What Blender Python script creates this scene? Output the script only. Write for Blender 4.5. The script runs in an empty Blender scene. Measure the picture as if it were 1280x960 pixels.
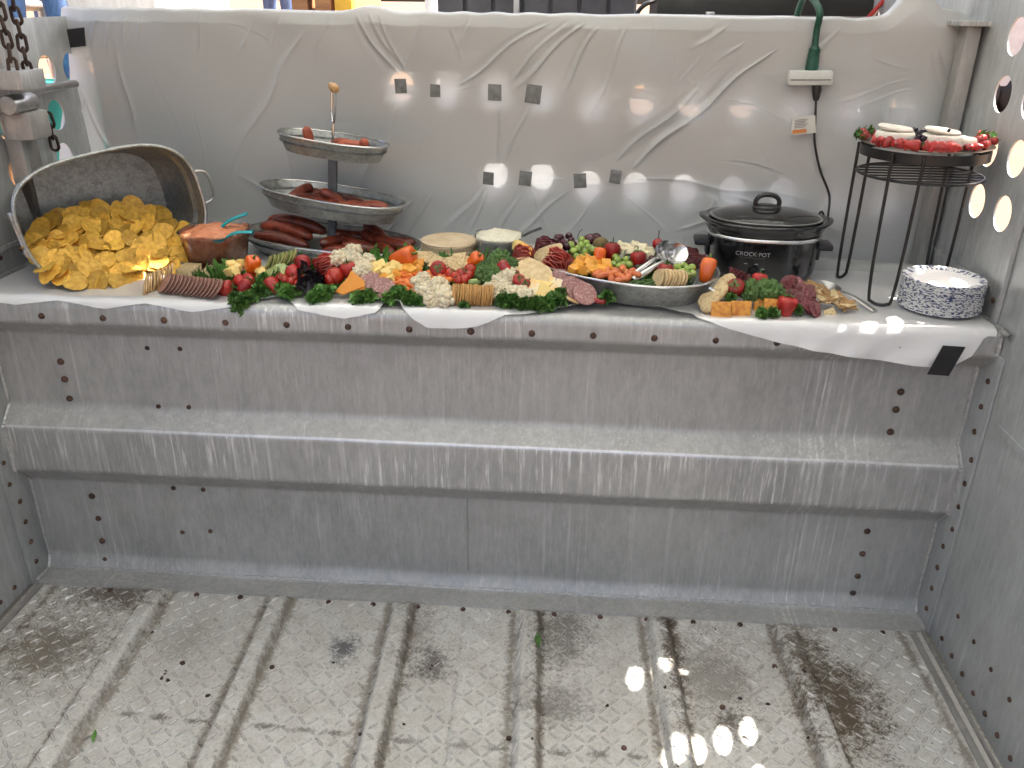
import bpy, bmesh, math, random
import numpy as np
from mathutils import Vector, Matrix, Euler, noise

random.seed(7)
R = math.radians
PI = math.pi
sc = bpy.context.scene
col = sc.collection

# ------------------------------------------------------------------ camera
F_PX, PITCH, YAW, ROLL = 1049.67, 0.43095, -0.06544, 0.01124
CAM = Vector((0.237, -1.906, 1.516))


def ray(u, v):
    """direction of a photograph pixel (1280 x 960)"""
    du, dv = u - 640, v - 480
    c, s = math.cos(ROLL), math.sin(ROLL)
    a, b = c * du + s * dv, -s * du + c * dv
    x, yy, zz = a / F_PX, 1.0, -b / F_PX
    c, s = math.cos(PITCH), math.sin(PITCH)
    y, z = c * yy + s * zz, -s * yy + c * zz
    c, s = math.cos(YAW), math.sin(YAW)
    return Vector((c * x + s * y, -s * x + c * y, z))


def onz(u, v, z):
    d = ray(u, v)
    return CAM + d * ((z - CAM.z) / d.z)


def ony(u, v, y):
    d = ray(u, v)
    return CAM + d * ((y - CAM.y) / d.y)


def onx(u, v, x):
    d = ray(u, v)
    return CAM + d * ((x - CAM.x) / d.x)


def onplane(u, v, n, k):
    """point where the pixel ray meets n.p = k"""
    d = ray(u, v)
    n = Vector(n)
    return CAM + d * ((k - n.dot(CAM)) / n.dot(d))


cd = bpy.data.cameras.new('camera')
cam = bpy.data.objects.new('camera', cd)
col.objects.link(cam)
fw = ray(640, 480).normalized()
rt = (ray(1140, 480) - ray(140, 480)).normalized()
up = rt.cross(fw)
cam.matrix_world = Matrix(((rt.x, up.x, -fw.x, CAM.x), (rt.y, up.y, -fw.y, CAM.y),
                           (rt.z, up.z, -fw.z, CAM.z), (0, 0, 0, 1)))
cd.sensor_width = 36.0
cd.lens = F_PX / 1280 * 36.0
cd.clip_start = 0.05
cd.clip_end = 4000
sc.camera = cam

# ------------------------------------------------------------------ sky, sun, exposure
SUN = Vector((0.50, 0.25, 1.0)).normalized()
world = bpy.data.worlds.new('World')
sc.world = world
world.use_nodes = True
wn = world.node_tree
sky = wn.nodes.new('ShaderNodeTexSky')
sky.sky_type = 'NISHITA'
sky.sun_disc = False
sky.sun_elevation = math.asin(SUN.z)
sky.sun_rotation = math.atan2(SUN.x, SUN.y)
sky.dust_density = 7.0
sky.air_density = 0.6
sky.ozone_density = 0.3
wn.links.new(sky.outputs[0], wn.nodes['Background'].inputs[0])
wn.nodes['Background'].inputs[1].default_value = 0.12
sd = bpy.data.lights.new('sun', 'SUN')
sd.energy = 4.0
sd.angle = R(0.55)
sd.color = (1.0, 0.95, 0.87)
so = bpy.data.objects.new('sun', sd)
col.objects.link(so)
so.rotation_euler = (-SUN).to_track_quat('-Z', 'Y').to_euler()
so.location = (3, 2, 8)
vs = sc.view_settings
vs.view_transform = 'Standard'
vs.look = 'None'
vs.exposure = 2.58
vs.gamma = 1.0
vs.use_curve_mapping = False
sc.cycles.max_bounces = 8
sc.cycles.diffuse_bounces = 5
sc.cycles.glossy_bounces = 3
sc.cycles.transparent_max_bounces = 8
sc.cycles.caustics_reflective = False
sc.cycles.caustics_refractive = False
sc.cycles.use_denoising = True

# ------------------------------------------------------------------ materials
MATS = {}


class NT:
    def __init__(self, name):
        self.m = bpy.data.materials.new(name)
        self.m.use_nodes = True
        self.t = self.m.node_tree
        self.b = self.t.nodes['Principled BSDF']
        self.out = self.t.nodes['Material Output']

    def n(self, kind, **kw):
        nd = self.t.nodes.new('ShaderNode' + kind)
        for k, v in kw.items():
            setattr(nd, k, v)
        return nd

    def l(self, a, b):
        self.t.links.new(a, b)

    def val(self, x):
        nd = self.n('Value')
        nd.outputs[0].default_value = x
        return nd.outputs[0]

    def math(self, op, a, b=None, c=None, clamp=False):
        nd = self.n('Math', operation=op)
        nd.use_clamp = clamp
        for i, x in enumerate((a, b, c)):
            if x is None:
                continue
            if isinstance(x, (int, float)):
                nd.inputs[i].default_value = x
            else:
                self.l(x, nd.inputs[i])
        return nd.outputs[0]

    def coord(self, scale=(1, 1, 1), loc=(0, 0, 0), rand=False, which='Object'):
        tc = self.n('TexCoord')
        mp = self.n('Mapping')
        mp.inputs['Scale'].default_value = scale
        mp.inputs['Location'].default_value = loc
        self.l(tc.outputs[which], mp.inputs[0])
        if rand:
            oi = self.n('ObjectInfo')
            vm = self.n('VectorMath', operation='ADD')
            k = self.math('MULTIPLY', oi.outputs['Random'], 37.0)
            cb = self.n('CombineXYZ')
            self.l(k, cb.inputs[0])
            self.l(k, cb.inputs[1])
            self.l(k, cb.inputs[2])
            self.l(mp.outputs[0], vm.inputs[0])
            self.l(cb.outputs[0], vm.inputs[1])
            return vm.outputs[0]
        return mp.outputs[0]

    def noise(self, vec, scale=5, detail=4, rough=0.55):
        nd = self.n('TexNoise')
        nd.inputs['Scale'].default_value = scale
        nd.inputs['Detail'].default_value = detail
        nd.inputs['Roughness'].default_value = rough
        self.l(vec, nd.inputs['Vector'])
        return nd.outputs[0]

    def ramp(self, fac, lo, hi, clampv=(0, 1)):
        nd = self.n('MapRange')
        nd.inputs[1].default_value = lo
        nd.inputs[2].default_value = hi
        nd.inputs[3].default_value = clampv[0]
        nd.inputs[4].default_value = clampv[1]
        self.l(fac, nd.inputs[0])
        return nd.outputs[0]

    def mix(self, fac, a, b):
        nd = self.n('Mix', data_type='RGBA')
        for s, x in ((0, fac), (6, a), (7, b)):
            if isinstance(x, (int, float)):
                nd.inputs[s].default_value = x
            elif isinstance(x, tuple):
                nd.inputs[s].default_value = (*x, 1) if len(x) == 3 else x
            else:
                self.l(x, nd.inputs[s])
        return nd.outputs[2]

    def bump(self, h, strength=0.3, dist=0.002):
        nd = self.n('Bump')
        nd.inputs['Strength'].default_value = strength
        nd.inputs['Distance'].default_value = dist
        self.l(h, nd.inputs['Height'])
        self.l(nd.outputs[0], self.b.inputs['Normal'])

    def bright(self, colr, amount):
        """per-object brightness spread"""
        oi = self.n('ObjectInfo')
        f = self.ramp(oi.outputs['Random'], 0, 1, (1 - amount, 1 + amount))
        hs = self.n('HueSaturation')
        self.l(f, hs.inputs['Value'])
        if isinstance(colr, tuple):
            hs.inputs['Color'].default_value = (*colr, 1)
        else:
            self.l(colr, hs.inputs['Color'])
        return hs.outputs[0]

    def set(self, **kw):
        for k, v in kw.items():
            i = self.b.inputs[k]
            if isinstance(v, (int, float)):
                i.default_value = v
            elif isinstance(v, tuple):
                i.default_value = (*v, 1) if len(v) == 3 and i.type == 'RGBA' else v
            else:
                self.l(v, i)
        return self


def mat(name, c1, c2=None, rough=0.5, metal=0.0, scale=30, detail=4, lo=0.35, hi=0.65, bump=0.0, bscale=None,
        bdist=0.002, rand=0.0, sss=0.0, coat=0.0, stretch=(1, 1, 1), spec=0.5):
    if name in MATS:
        return MATS[name]
    t = NT(name)
    vec = t.coord(stretch, rand=True)
    nz = t.noise(vec, scale, detail)
    c = t.mix(t.ramp(nz, lo, hi), c1, c2 or tuple(x * 0.75 for x in c1))
    if rand:
        c = t.bright(c, rand)
    t.set(**{'Base Color': c, 'Roughness': rough, 'Metallic': metal, 'Coat Weight': coat, 'Specular IOR Level': spec})
    if sss:
        t.set(**{'Subsurface Weight': sss, 'Subsurface Radius': (0.006, 0.004, 0.003), 'Subsurface Scale': 1.0})
    if bump:
        t.bump(t.noise(vec, bscale or scale * 3, 3), bump, bdist)
    MATS[name] = t.m
    return t.m


def metal_sheet(name, base=(0.475, 0.475, 0.46), streak=0.5, blotch=0.35, metal=0.4, rough=0.5, smax=(0.8, 0.8, 0.78), runs=(), scratch=0.0):
    """weathered aluminium: mottled, with runs of pale oxide down the sheet"""
    t = NT(name)
    big = t.noise(t.coord((1, 1, 1)), 1.7, 5, 0.6)
    mid = t.noise(t.coord((6, 6, 2.2)), 3.0, 6, 0.65)
    fine = t.noise(t.coord((90, 90, 9)), 2.0, 3, 0.6)
    run = t.noise(t.coord((42, 42, 0.9)), 1.0, 5, 0.62)
    patch = t.noise(t.coord((1.6, 1.6, 0.7), (4, 2, 1)), 1.6, 3, 0.5)
    dark = tuple(x * (1 - blotch) for x in base)
    c = t.mix(t.ramp(big, 0.3, 0.7), dark, base)
    c = t.mix(t.math('MULTIPLY', t.ramp(mid, 0.4, 0.75), 0.5), c, tuple(min(1, x * 1.3) for x in base))
    c = t.mix(t.math('MULTIPLY', t.ramp(fine, 0.3, 0.8), 0.25), c, tuple(x * 0.6 for x in base))
    f = t.math('MULTIPLY', t.ramp(run, 0.56, 0.72), t.ramp(patch, 0.42, 0.62))
    f = t.math('MULTIPLY', f, streak)
    c = t.mix(f, c, smax)
    mot = t.noise(t.coord((1.3, 1.3, .45)), 46.0, 5, 0.75)
    c = t.mix(t.math('MULTIPLY', t.ramp(mot, 0.42, 0.66), 0.22), c, tuple(min(1, x * 1.45) for x in base))
    c = t.mix(t.math('MULTIPLY', t.ramp(mot, 0.5, 0.3), 0.15), c, tuple(x * 0.55 for x in base))
    stain = t.noise(t.coord((1.2, 1.2, 1.6), (9, 3, 5)), 2.6, 6, 0.7)
    c = t.mix(t.math('MULTIPLY', t.ramp(stain, 0.5, 0.7), 0.22), c, (base[0] * .76, base[1] * .74, base[2] * .68))
    if scratch:
        mp = t.coord((120, 120, 6.5), (3, 0, 1))
        mp.node.inputs['Rotation'].default_value = (0, R(9), 0)
        scr = t.noise(mp, 1.0, 4, 0.7)
        msk = t.ramp(t.noise(t.coord((1.5, 1.5, 3)), 1.8, 3, .5), 0.40, 0.60)
        c = t.mix(t.math('MULTIPLY', t.math('MULTIPLY', t.ramp(scr, 0.53, 0.66), msk), scratch), c, smax)
    if runs:
        sx = t.n('SeparateXYZ')
        t.l(t.coord(), sx.inputs[0])
        wob = t.math('MULTIPLY', t.math('SUBTRACT', t.noise(t.coord((60, 60, 4)), 1.0, 3, 0.6), 0.5), 0.016)
        brk = t.ramp(t.noise(t.coord((90, 90, 7), (7, 1, 2)), 1.0, 5, 0.75), 0.42, 0.62)
        for x0, w, s_ in runs:
            dd = t.math('ABSOLUTE', t.math('ADD', t.math('SUBTRACT', sx.outputs[0], x0), wob))
            c = t.mix(t.math('MULTIPLY', t.math('MULTIPLY', t.ramp(dd, w, w * .2), brk), s_), c, smax)
    r = t.ramp(mid, 0.3, 0.7, (rough - 0.12, rough + 0.15))
    t.set(**{'Base Color': c, 'Metallic': metal, 'Roughness': r})
    t.bump(t.noise(t.coord((120, 120, 14)), 1.5, 3), 0.12, 0.002)
    MATS[name] = t.m
    return t.m


RUNS = [(0.86, .007, .6), (0.875, .004, .9), (0.89, .006, .7), (0.925, .004, .6), (0.945, .006, .5), (0.97, .003, .7), (0.835, .004, .5), (1.0, .005, .45), (-1.02, .004, .6), (-0.995, .002, .5), (0.30, .003, .4), (-0.42, .003, .35)]
ALU = metal_sheet('aged_aluminium', runs=RUNS, scratch=0.3)
CREST_HIGHLIGHT = metal_sheet('crest_highlight_aluminium', (0.66, 0.665, 0.665), 0.3, 0.2, 0.6, 0.36)  # lighter metal, paints a highlight line along the rail crest
ALU_SIDE = metal_sheet('aged_aluminium_side', (0.50, 0.515, 0.515), 0.8, 0.3, smax=(0.72, 0.74, 0.73), scratch=0.5)
ALU_LIP = metal_sheet('oxidised_aluminium', (0.46, 0.465, 0.46), 1.0, 0.35, 0.4, 0.45, scratch=0.8)
ALU_RAIL = metal_sheet('scuffed_aluminium', (0.48, 0.48, 0.47), 1.0, 0.3, 0.5, 0.45, (0.85, 0.85, 0.83), RUNS, 0.95)
ALU_POST = metal_sheet('post_aluminium', (0.40, 0.39, 0.37), 0.6, 0.35)


def floor_material(name='dirty_tread_aluminium', tone=1.0, metal=0.25, dr=0.0):
    t = NT(name)
    co = t.coord()
    big = t.noise(co, 2.2, 6, 0.65)
    mid = t.noise(co, 14, 6, 0.7)
    fine = t.noise(co, 120, 3, 0.6)
    c = t.mix(t.ramp(big, 0.3, 0.7), (0.58, 0.57, 0.535), (0.72, 0.71, 0.675))
    c = t.mix(t.math('MULTIPLY', t.ramp(mid, 0.42, 0.72), 0.6), c, (0.44, 0.40, 0.35))
    c = t.mix(t.math('MULTIPLY', t.ramp(fine, 0.48, 0.7), 0.4), c, (0.32, 0.30, 0.27))
    speck = t.ramp(t.noise(co, 55, 2, 0.5), 0.70, 0.74)
    c = t.mix(t.math('MULTIPLY', speck, t.ramp(big, 0.45, 0.6)), c, (0.05, 0.045, 0.04))
    if tone != 1.0:
        hs = t.n('HueSaturation')
        hs.inputs['Value'].default_value = tone
        t.l(c, hs.inputs['Color'])
        c = hs.outputs[0]
    # stains where the photograph has them: pixel, radius x / y (m), colour, strength
    stains = [((1055, 880), .12, .20, (0.10, 0.07, 0.04), .95), ((1010, 830), .07, .2, (0.12, 0.09, 0.06), .8),
              ((838, 800), .035, .30, (0.10, 0.07, 0.045), .95), ((890, 850), .13, .2, (0.20, 0.18, 0.15), .65),
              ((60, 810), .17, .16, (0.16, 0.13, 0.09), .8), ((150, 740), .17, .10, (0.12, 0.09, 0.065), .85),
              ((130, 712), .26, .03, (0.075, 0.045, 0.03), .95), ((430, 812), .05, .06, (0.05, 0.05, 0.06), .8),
              ((540, 830), .06, .07, (0.07, 0.05, 0.04), .75), ((700, 790), .10, .16, (0.11, 0.095, 0.075), .7),
              ((520, 790), .05, .2, (0.15, 0.12, 0.1), .5), ((690, 880), .10, .08, (0.11, 0.095, 0.08), .6),
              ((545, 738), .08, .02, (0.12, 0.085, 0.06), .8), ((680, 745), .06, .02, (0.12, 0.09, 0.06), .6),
              ((158, 893), .03, .010, (0.16, 0.14, 0.12), .7), ((200, 897), .03, .012, (0.14, 0.12, 0.10), .8), ((243, 902), .03, .012, (0.12, 0.10, 0.08), .8),
              ((335, 909), .04, .012, (0.14, 0.12, 0.10), .8), ((380, 913), .03, .010, (0.14, 0.12, 0.10), .7), ((420, 917), .03, .010, (0.14, 0.12, 0.10), .8),
              ((505, 926), .05, .012, (0.16, 0.14, 0.12), .7), ((580, 933), .03, .012, (0.17, 0.155, 0.14), .7), ((618, 936), .03, .010, (0.17, 0.155, 0.14), .7),
              ((700, 942), .035, .012, (0.15, 0.13, 0.11), .8), ((750, 944), .03, .012, (0.15, 0.13, 0.11), .8), ((795, 946), .03, .010, (0.15, 0.13, 0.11), .8), ((1130, 768), .09, .025, (0.10, 0.075, 0.05), .8),
              ((235, 800), .10, .10, (0.22, 0.2, 0.16), .45), ((920, 905), .05, .05, (0.09, 0.07, 0.05), .7)]
    sx = t.n('SeparateXYZ')
    t.l(co, sx.inputs[0])
    rag = t.noise(co, 22, 5, 0.7)
    rag2 = t.noise(co, 95, 5, 0.8)
    # ragged brown bands: rib shading painted into the colour along their foot
    xx = t.math('ADD', sx.outputs[0], t.math('MULTIPLY', sx.outputs[1], 0.0322))
    fr_ = t.math('FRACT', t.math('ADD', t.math('MULTIPLY', t.math('ADD', xx, 0.859), 1 / 0.3406), 10.5))
    dr_ = t.math('MULTIPLY', t.math('ABSOLUTE', t.math('SUBTRACT', fr_, 0.5)), 0.3406)
    foot = t.math('ABSOLUTE', t.math('SUBTRACT', dr_, 0.036))
    foot = t.math('ADD', t.math('MULTIPLY', foot, 60.0), t.math('MULTIPLY', t.math('SUBTRACT', rag2, 0.5), 3.0))
    foot = t.math('ADD', foot, t.math('MULTIPLY', t.math('SUBTRACT', rag, 0.5), 2.5))
    c = t.mix(t.math('MULTIPLY', t.ramp(foot, 0.9, 0.1), 0.75), c, (0.20, 0.165, 0.125))
    for (u, v), rx, ry, cc, st in stains:
        p = onz(u, v, 0)
        dx = t.math('MULTIPLY', t.math('SUBTRACT', sx.outputs[0], p.x), 1 / rx)
        dy = t.math('MULTIPLY', t.math('SUBTRACT', sx.outputs[1], p.y), 1 / ry)
        d = t.math('SQRT', t.math('ADD', t.math('MULTIPLY', dx, dx), t.math('MULTIPLY', dy, dy)))
        d = t.math('ADD', d, t.math('MULTIPLY', t.math('SUBTRACT', rag, 0.5), 2.4))
        d = t.math('ADD', d, t.math('MULTIPLY', t.math('SUBTRACT', rag2, 0.5), 3.2))
        f = t.math('MULTIPLY', t.ramp(d, 1.0, 0.25), st * (0.6 if tone > 1 else 1))
        c = t.mix(f, c, cc)
    t.set(**{'Base Color': c, 'Metallic': metal, 'Roughness': t.ramp(mid, 0.3, 0.7, (0.42 + dr, 0.65 + dr))})
    t.bump(t.noise(co, 180, 4, 0.7), 0.25, 0.002)
    return t.m


FLOOR = floor_material()
TREAD = floor_material('highlit_tread', 1.22, 0.25, 0.0)  # lighter floor copy: light painted onto the raised lozenges
TREAD_SHADE = floor_material('tread_shade', 0.62, 0.1, 0.15)  # darker floor copy: shade painted around the lozenges


def plastic_film(name, colr, trans, transparent, gloss, rough=0.25):
    t = NT(name)
    t.t.nodes.remove(t.b)
    d = t.n('BsdfDiffuse')
    d.inputs[0].default_value = (*colr, 1)
    tr = t.n('BsdfTranslucent')
    tr.inputs[0].default_value = (*colr, 1)
    m1 = t.n('MixShader')
    m1.inputs[0].default_value = trans
    t.l(d.outputs[0], m1.inputs[1])
    t.l(tr.outputs[0], m1.inputs[2])
    tp = t.n('BsdfTransparent')
    m2 = t.n('MixShader')
    m2.inputs[0].default_value = transparent
    t.l(m1.outputs[0], m2.inputs[1])
    t.l(tp.outputs[0], m2.inputs[2])
    g = t.n('BsdfGlossy')
    g.inputs['Roughness'].default_value = rough
    m3 = t.n('MixShader')
    fr = t.n('Fresnel')
    fr.inputs[0].default_value = 1.4
    t.l(t.math('ADD', t.math('MULTIPLY', fr.outputs[0], gloss), 0.02), m3.inputs[0])
    t.l(m2.outputs[0], m3.inputs[1])
    t.l(g.outputs[0], m3.inputs[2])
    t.l(m3.outputs[0], t.out.inputs[0])
    bp = t.n('Bump')
    bp.inputs['Strength'].default_value = 0.35
    bp.inputs['Distance'].default_value = 0.003
    nz = t.noise(t.coord((9, 9, 22)), 2.2, 4, 0.55)
    t.l(nz, bp.inputs['Height'])
    for nd in (d, g):
        t.l(bp.outputs[0], nd.inputs['Normal'])
    return t.m


SHEET = plastic_film('white_plastic_sheet', (0.79, 0.80, 0.79), 0.42, 0.12, 0.6, 0.26)
LINER = plastic_film('white_plastic_tablecloth', (0.90, 0.905, 0.905), 0.18, 0.04, 0.5, 0.3)
ROOFING = plastic_film('translucent_fibreglass_roof', (0.79, 0.81, 0.795), 0.52, 0.0, 0.3, 0.4)


def clear_plastic():
    t = NT('clear_plastic')
    t.t.nodes.remove(t.b)
    tp = t.n('BsdfTransparent')
    tp.inputs[0].default_value = (0.93, 0.94, 0.94, 1)
    g = t.n('BsdfGlossy')
    g.inputs['Roughness'].default_value = 0.08
    m = t.n('MixShader')
    fr = t.n('Fresnel')
    fr.inputs[0].default_value = 1.5
    t.l(fr.outputs[0], m.inputs[0])
    t.l(tp.outputs[0], m.inputs[1])
    t.l(g.outputs[0], m.inputs[2])
    t.l(m.outputs[0], t.out.inputs[0])
    return t.m


CLEAR = clear_plastic()


def galvanised():
    t = NT('galvanised_steel')
    co = t.coord()
    vo = t.n('TexVoronoi')
    vo.inputs['Scale'].default_value = 190
    t.l(co, vo.inputs['Vector'])
    sp = t.n('SeparateColor')
    t.l(vo.outputs['Color'], sp.inputs[0])
    nz = t.noise(co, 55, 5, 0.7)
    c = t.mix(t.ramp(sp.outputs[0], 0, 1), (0.33, 0.34, 0.325), (0.44, 0.45, 0.435))
    c = t.mix(t.math('MULTIPLY', t.ramp(nz, 0.46, 0.62), 0.6), c, (0.21, 0.22, 0.205))
    t.set(**{'Base Color': c, 'Metallic': 0.75, 'Roughness': t.ramp(sp.outputs[1], 0, 1, (0.3, 0.5))})
    return t.m


GALV = galvanised()
BRIGHT = mat('bright_steel', (0.62, 0.62, 0.61), (0.55, 0.55, 0.54), 0.2, 0.95, 20)
STEEL = mat('brushed_steel', (0.45, 0.45, 0.44), (0.38, 0.38, 0.37), 0.32, 0.85, 40)
BLACK_WIRE = mat('black_wire', (0.012, 0.012, 0.013), (0.02, 0.02, 0.02), 0.35, 0.2, 30)
RUST = mat('rusty_bolt', (0.14, 0.075, 0.05), (0.06, 0.04, 0.032), 0.6, 0.5, 300, rand=0.35)
WELD = mat('weld_bead', (0.55, 0.55, 0.53), (0.38, 0.38, 0.37), 0.45, 0.6, 120, bump=0.6, bscale=160)
BLACK_TAPE = mat('black_tape', (0.012, 0.012, 0.013), (0.02, 0.02, 0.022), 0.42, 0, 60, bump=0.2)
GREY_TAPE = mat('grey_tape', (0.21, 0.215, 0.21), (0.13, 0.135, 0.13), 0.5, 0, 60, bump=0.2)
WOOD = mat('turned_wood', (0.55, 0.33, 0.14), (0.42, 0.23, 0.09), 0.45, 0, 25, stretch=(1, 6, 6))
CHAIN = mat('rusty_chain', (0.075, 0.045, 0.035), (0.035, 0.025, 0.022), 0.55, 0.6, 90)
CHIP = mat('tortilla_chip', (0.80, 0.50, 0.085), (0.58, 0.31, 0.04), 0.62, 0, 90, rand=0.34, bump=0.5, bscale=160, sss=0.05)
SALSA = mat('salsa', (0.74, 0.32, 0.17), (0.55, 0.16, 0.07), 0.35, 0, 70, 5, bump=0.7, bscale=90, bdist=0.004, sss=0.1)
TEAL = mat('teal_plastic', (0.0, 0.32, 0.36), (0.0, 0.28, 0.32), 0.3, 0, 10)
SAUSAGE = mat('smoked_sausage', (0.25, 0.046, 0.02), (0.11, 0.018, 0.010), 0.36, 0, 45, rand=0.35, bump=0.25, bscale=120)
PALE_SAUSAGE = mat('grilled_sausage', (0.46, 0.11, 0.05), (0.26, 0.05, 0.024), 0.36, 0, 40, rand=0.2, bump=0.25, bscale=120)
CRACKER = mat('round_cracker_crust', (0.58, 0.36, 0.14), (0.44, 0.24, 0.08), 0.65, 0, 90, rand=0.12, bump=0.5)
CRACKER_EDGE = mat('cracker_edge', (0.58, 0.30, 0.075), (0.38, 0.18, 0.045), 0.65, 0, 60, rand=0.15, bump=0.5)
PALE_CRACKER = mat('pale_cracker', (0.68, 0.55, 0.33), (0.56, 0.40, 0.2), 0.7, 0, 80, rand=0.1, bump=0.6, bscale=120)
SEED_CRACKER = mat('seeded_cracker', (0.60, 0.47, 0.26), (0.33, 0.22, 0.10), 0.7, 0, 150, 3, 0.5, 0.7, rand=0.12, bump=0.6)
GRAIN_CRACKER = mat('brown_cracker', (0.40, 0.24, 0.10), (0.25, 0.13, 0.05), 0.7, 0, 120, rand=0.25, bump=0.6)
CHEESE_CRACKER = mat('herbed_orange_cheese', (0.72, 0.34, 0.06), (0.50, 0.16, 0.03), 0.6, 0, 90, 4, 0.45, 0.65, rand=0.1, bump=0.4)
RIND = mat('dark_rind', (0.045, 0.018, 0.018), (0.03, 0.012, 0.012), 0.4, 0, 60)
HAM_FACE = mat('summer_sausage_face', (0.42, 0.26, 0.20), (0.30, 0.13, 0.10), 0.45, 0, 180, 3, rand=0.1)
SALAMI_FACE = mat('salami_face', (0.29, 0.125, 0.115), (0.50, 0.34, 0.31), 0.42, 0, 230, 3, 0.5, 0.68, rand=0.12)
SALAMI_EDGE = mat('salami_edge', (0.13, 0.05, 0.045), (0.10, 0.035, 0.03), 0.45, 0, 80, rand=0.1)
RED_SALAMI = mat('red_salami', (0.40, 0.055, 0.04), (0.62, 0.22, 0.16), 0.4, 0, 130, 4, 0.52, 0.75, rand=0.2)
DARK_SALAMI = mat('dark_salami', (0.13, 0.02, 0.025), (0.35, 0.16, 0.16), 0.4, 0, 160, 4, 0.55, 0.7, rand=0.2)
TOMATO = mat('tomato_red', (0.36, 0.016, 0.010), (0.44, 0.035, 0.012), 0.22, 0, 12, sss=0.0, rand=0.2)
STRAW = mat('strawberry_red', (0.44, 0.03, 0.022), (0.27, 0.012, 0.012), 0.3, 0, 60, sss=0.0, rand=0.32, bump=0.7, bscale=190, bdist=0.0015)
BERRY_GREEN = mat('calyx_green', (0.06, 0.16, 0.025), (0.04, 0.10, 0.015), 0.5, 0, 60)
ORANGE_PEP = mat('orange_pepper', (0.78, 0.15, 0.012), (0.66, 0.09, 0.008), 0.2, 0, 14, sss=0.08, rand=0.08, coat=0.3)
RED_PEP = mat('red_pepper', (0.36, 0.012, 0.012), (0.26, 0.008, 0.01), 0.18, 0, 14, sss=0.05, rand=0.1, coat=0.3)
STEM = mat('green_stem', (0.14, 0.22, 0.05), (0.09, 0.15, 0.03), 0.5, 0, 60)
DARK_STEM = mat('dark_stem', (0.05, 0.03, 0.02), (0.03, 0.02, 0.015), 0.6, 0, 60)
KALE = mat('kale_green', (0.05, 0.15, 0.025), (0.13, 0.27, 0.055), 0.48, 0, 35, rand=0.3, bump=0.4, bscale=120)
KALE_DARK = mat('purple_kale', (0.018, 0.012, 0.02), (0.03, 0.025, 0.025), 0.45, 0, 35, rand=0.3, bump=0.4, bscale=120)
BROC = mat('broccoli_green', (0.05, 0.12, 0.022), (0.10, 0.18, 0.045), 0.65, 0, 90, rand=0.2, bump=0.9, bscale=330, bdist=0.003)
BROC_STALK = mat('broccoli_stalk', (0.28, 0.38, 0.14), (0.22, 0.3, 0.1), 0.5, 0, 30)
CAULI = mat('cauliflower_white', (0.72, 0.66, 0.50), (0.62, 0.52, 0.34), 0.6, 0, 60, sss=0.15, rand=0.06, bump=0.9, bscale=300, bdist=0.002)
CARROT = mat('carrot_orange', (0.72, 0.20, 0.03), (0.62, 0.14, 0.02), 0.35, 0, 30, sss=0.1, rand=0.15)
CHEDDAR = mat('cheddar_cheese', (0.80, 0.40, 0.06), (0.74, 0.33, 0.04), 0.4, 0, 15, sss=0.2, rand=0.12)
CHEDDAR_DEEP = mat('sharp_cheddar', (0.72, 0.30, 0.03), (0.66, 0.24, 0.02), 0.4, 0, 15, sss=0.2, rand=0.06)
YELLOW_CHEESE = mat('yellow_cheese', (0.80, 0.62, 0.24), (0.76, 0.55, 0.18), 0.4, 0, 15, sss=0.2, rand=0.08)
WHITE_CHEESE = mat('white_cheese', (0.76, 0.70, 0.50), (0.70, 0.62, 0.40), 0.4, 0, 15, sss=0.2, rand=0.08)
JACK = mat('marbled_cheese', (0.80, 0.52, 0.20), (0.76, 0.66, 0.44), 0.4, 0, 45, 2, 0.42, 0.58, sss=0.2)
GREEN_GRAPE = mat('green_grape', (0.30, 0.40, 0.09), (0.22, 0.32, 0.06), 0.22, 0, 20, sss=0.25, rand=0.15)
RED_GRAPE = mat('red_grape', (0.075, 0.012, 0.02), (0.045, 0.008, 0.018), 0.25, 0, 20, sss=0.1, rand=0.3)
KIWI_SKIN = mat('kiwi_skin', (0.20, 0.15, 0.06), (0.14, 0.10, 0.04), 0.75, 0, 90, bump=0.5)
KIWI = mat('kiwi_flesh', (0.26, 0.33, 0.07), (0.35, 0.40, 0.14), 0.4, 0, 90, sss=0.1)
CUKE = mat('cucumber', (0.40, 0.46, 0.20), (0.32, 0.40, 0.14), 0.4, 0, 60, sss=0.1)
CUKE_SKIN = mat('cucumber_skin', (0.05, 0.12, 0.025), (0.035, 0.09, 0.02), 0.35, 0, 60)
PEACH = mat('peach_slice', (0.68, 0.24, 0.07), (0.55, 0.12, 0.05), 0.35, 0, 30, sss=0.15, rand=0.12)
TORTILLA = mat('flour_tortilla', (0.66, 0.54, 0.38), (0.56, 0.42, 0.26), 0.7, 0, 30, rand=0.07, bump=0.2)
DIP = mat('creamy_dip', (0.74, 0.70, 0.56), (0.52, 0.50, 0.30), 0.45, 0, 110, 4, 0.55, 0.75, bump=0.8, bscale=70, bdist=0.005, sss=0.1)
BRIE = mat('brie_rind', (0.78, 0.75, 0.68), (0.70, 0.66, 0.56), 0.65, 0, 40, bump=0.4, sss=0.1)
BLACKBERRY = mat('blackberry', (0.012, 0.008, 0.018), (0.03, 0.01, 0.025), 0.25, 0, 60)
TINPLATE = mat('plate_tin', (0.50, 0.47, 0.42), (0.42, 0.38, 0.33), 0.3, 0.8, 30)
POT_BLACK = mat('black_enamel', (0.008, 0.008, 0.009), (0.010, 0.010, 0.011), 0.14, 0, 10, coat=0.4)
POT_PLASTIC = mat('black_plastic', (0.010, 0.010, 0.011), (0.014, 0.014, 0.015), 0.32, 0, 30)
CORD_GREEN = mat('green_cord', (0.006, 0.075, 0.045), (0.004, 0.06, 0.035), 0.35, 0, 20)
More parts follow.
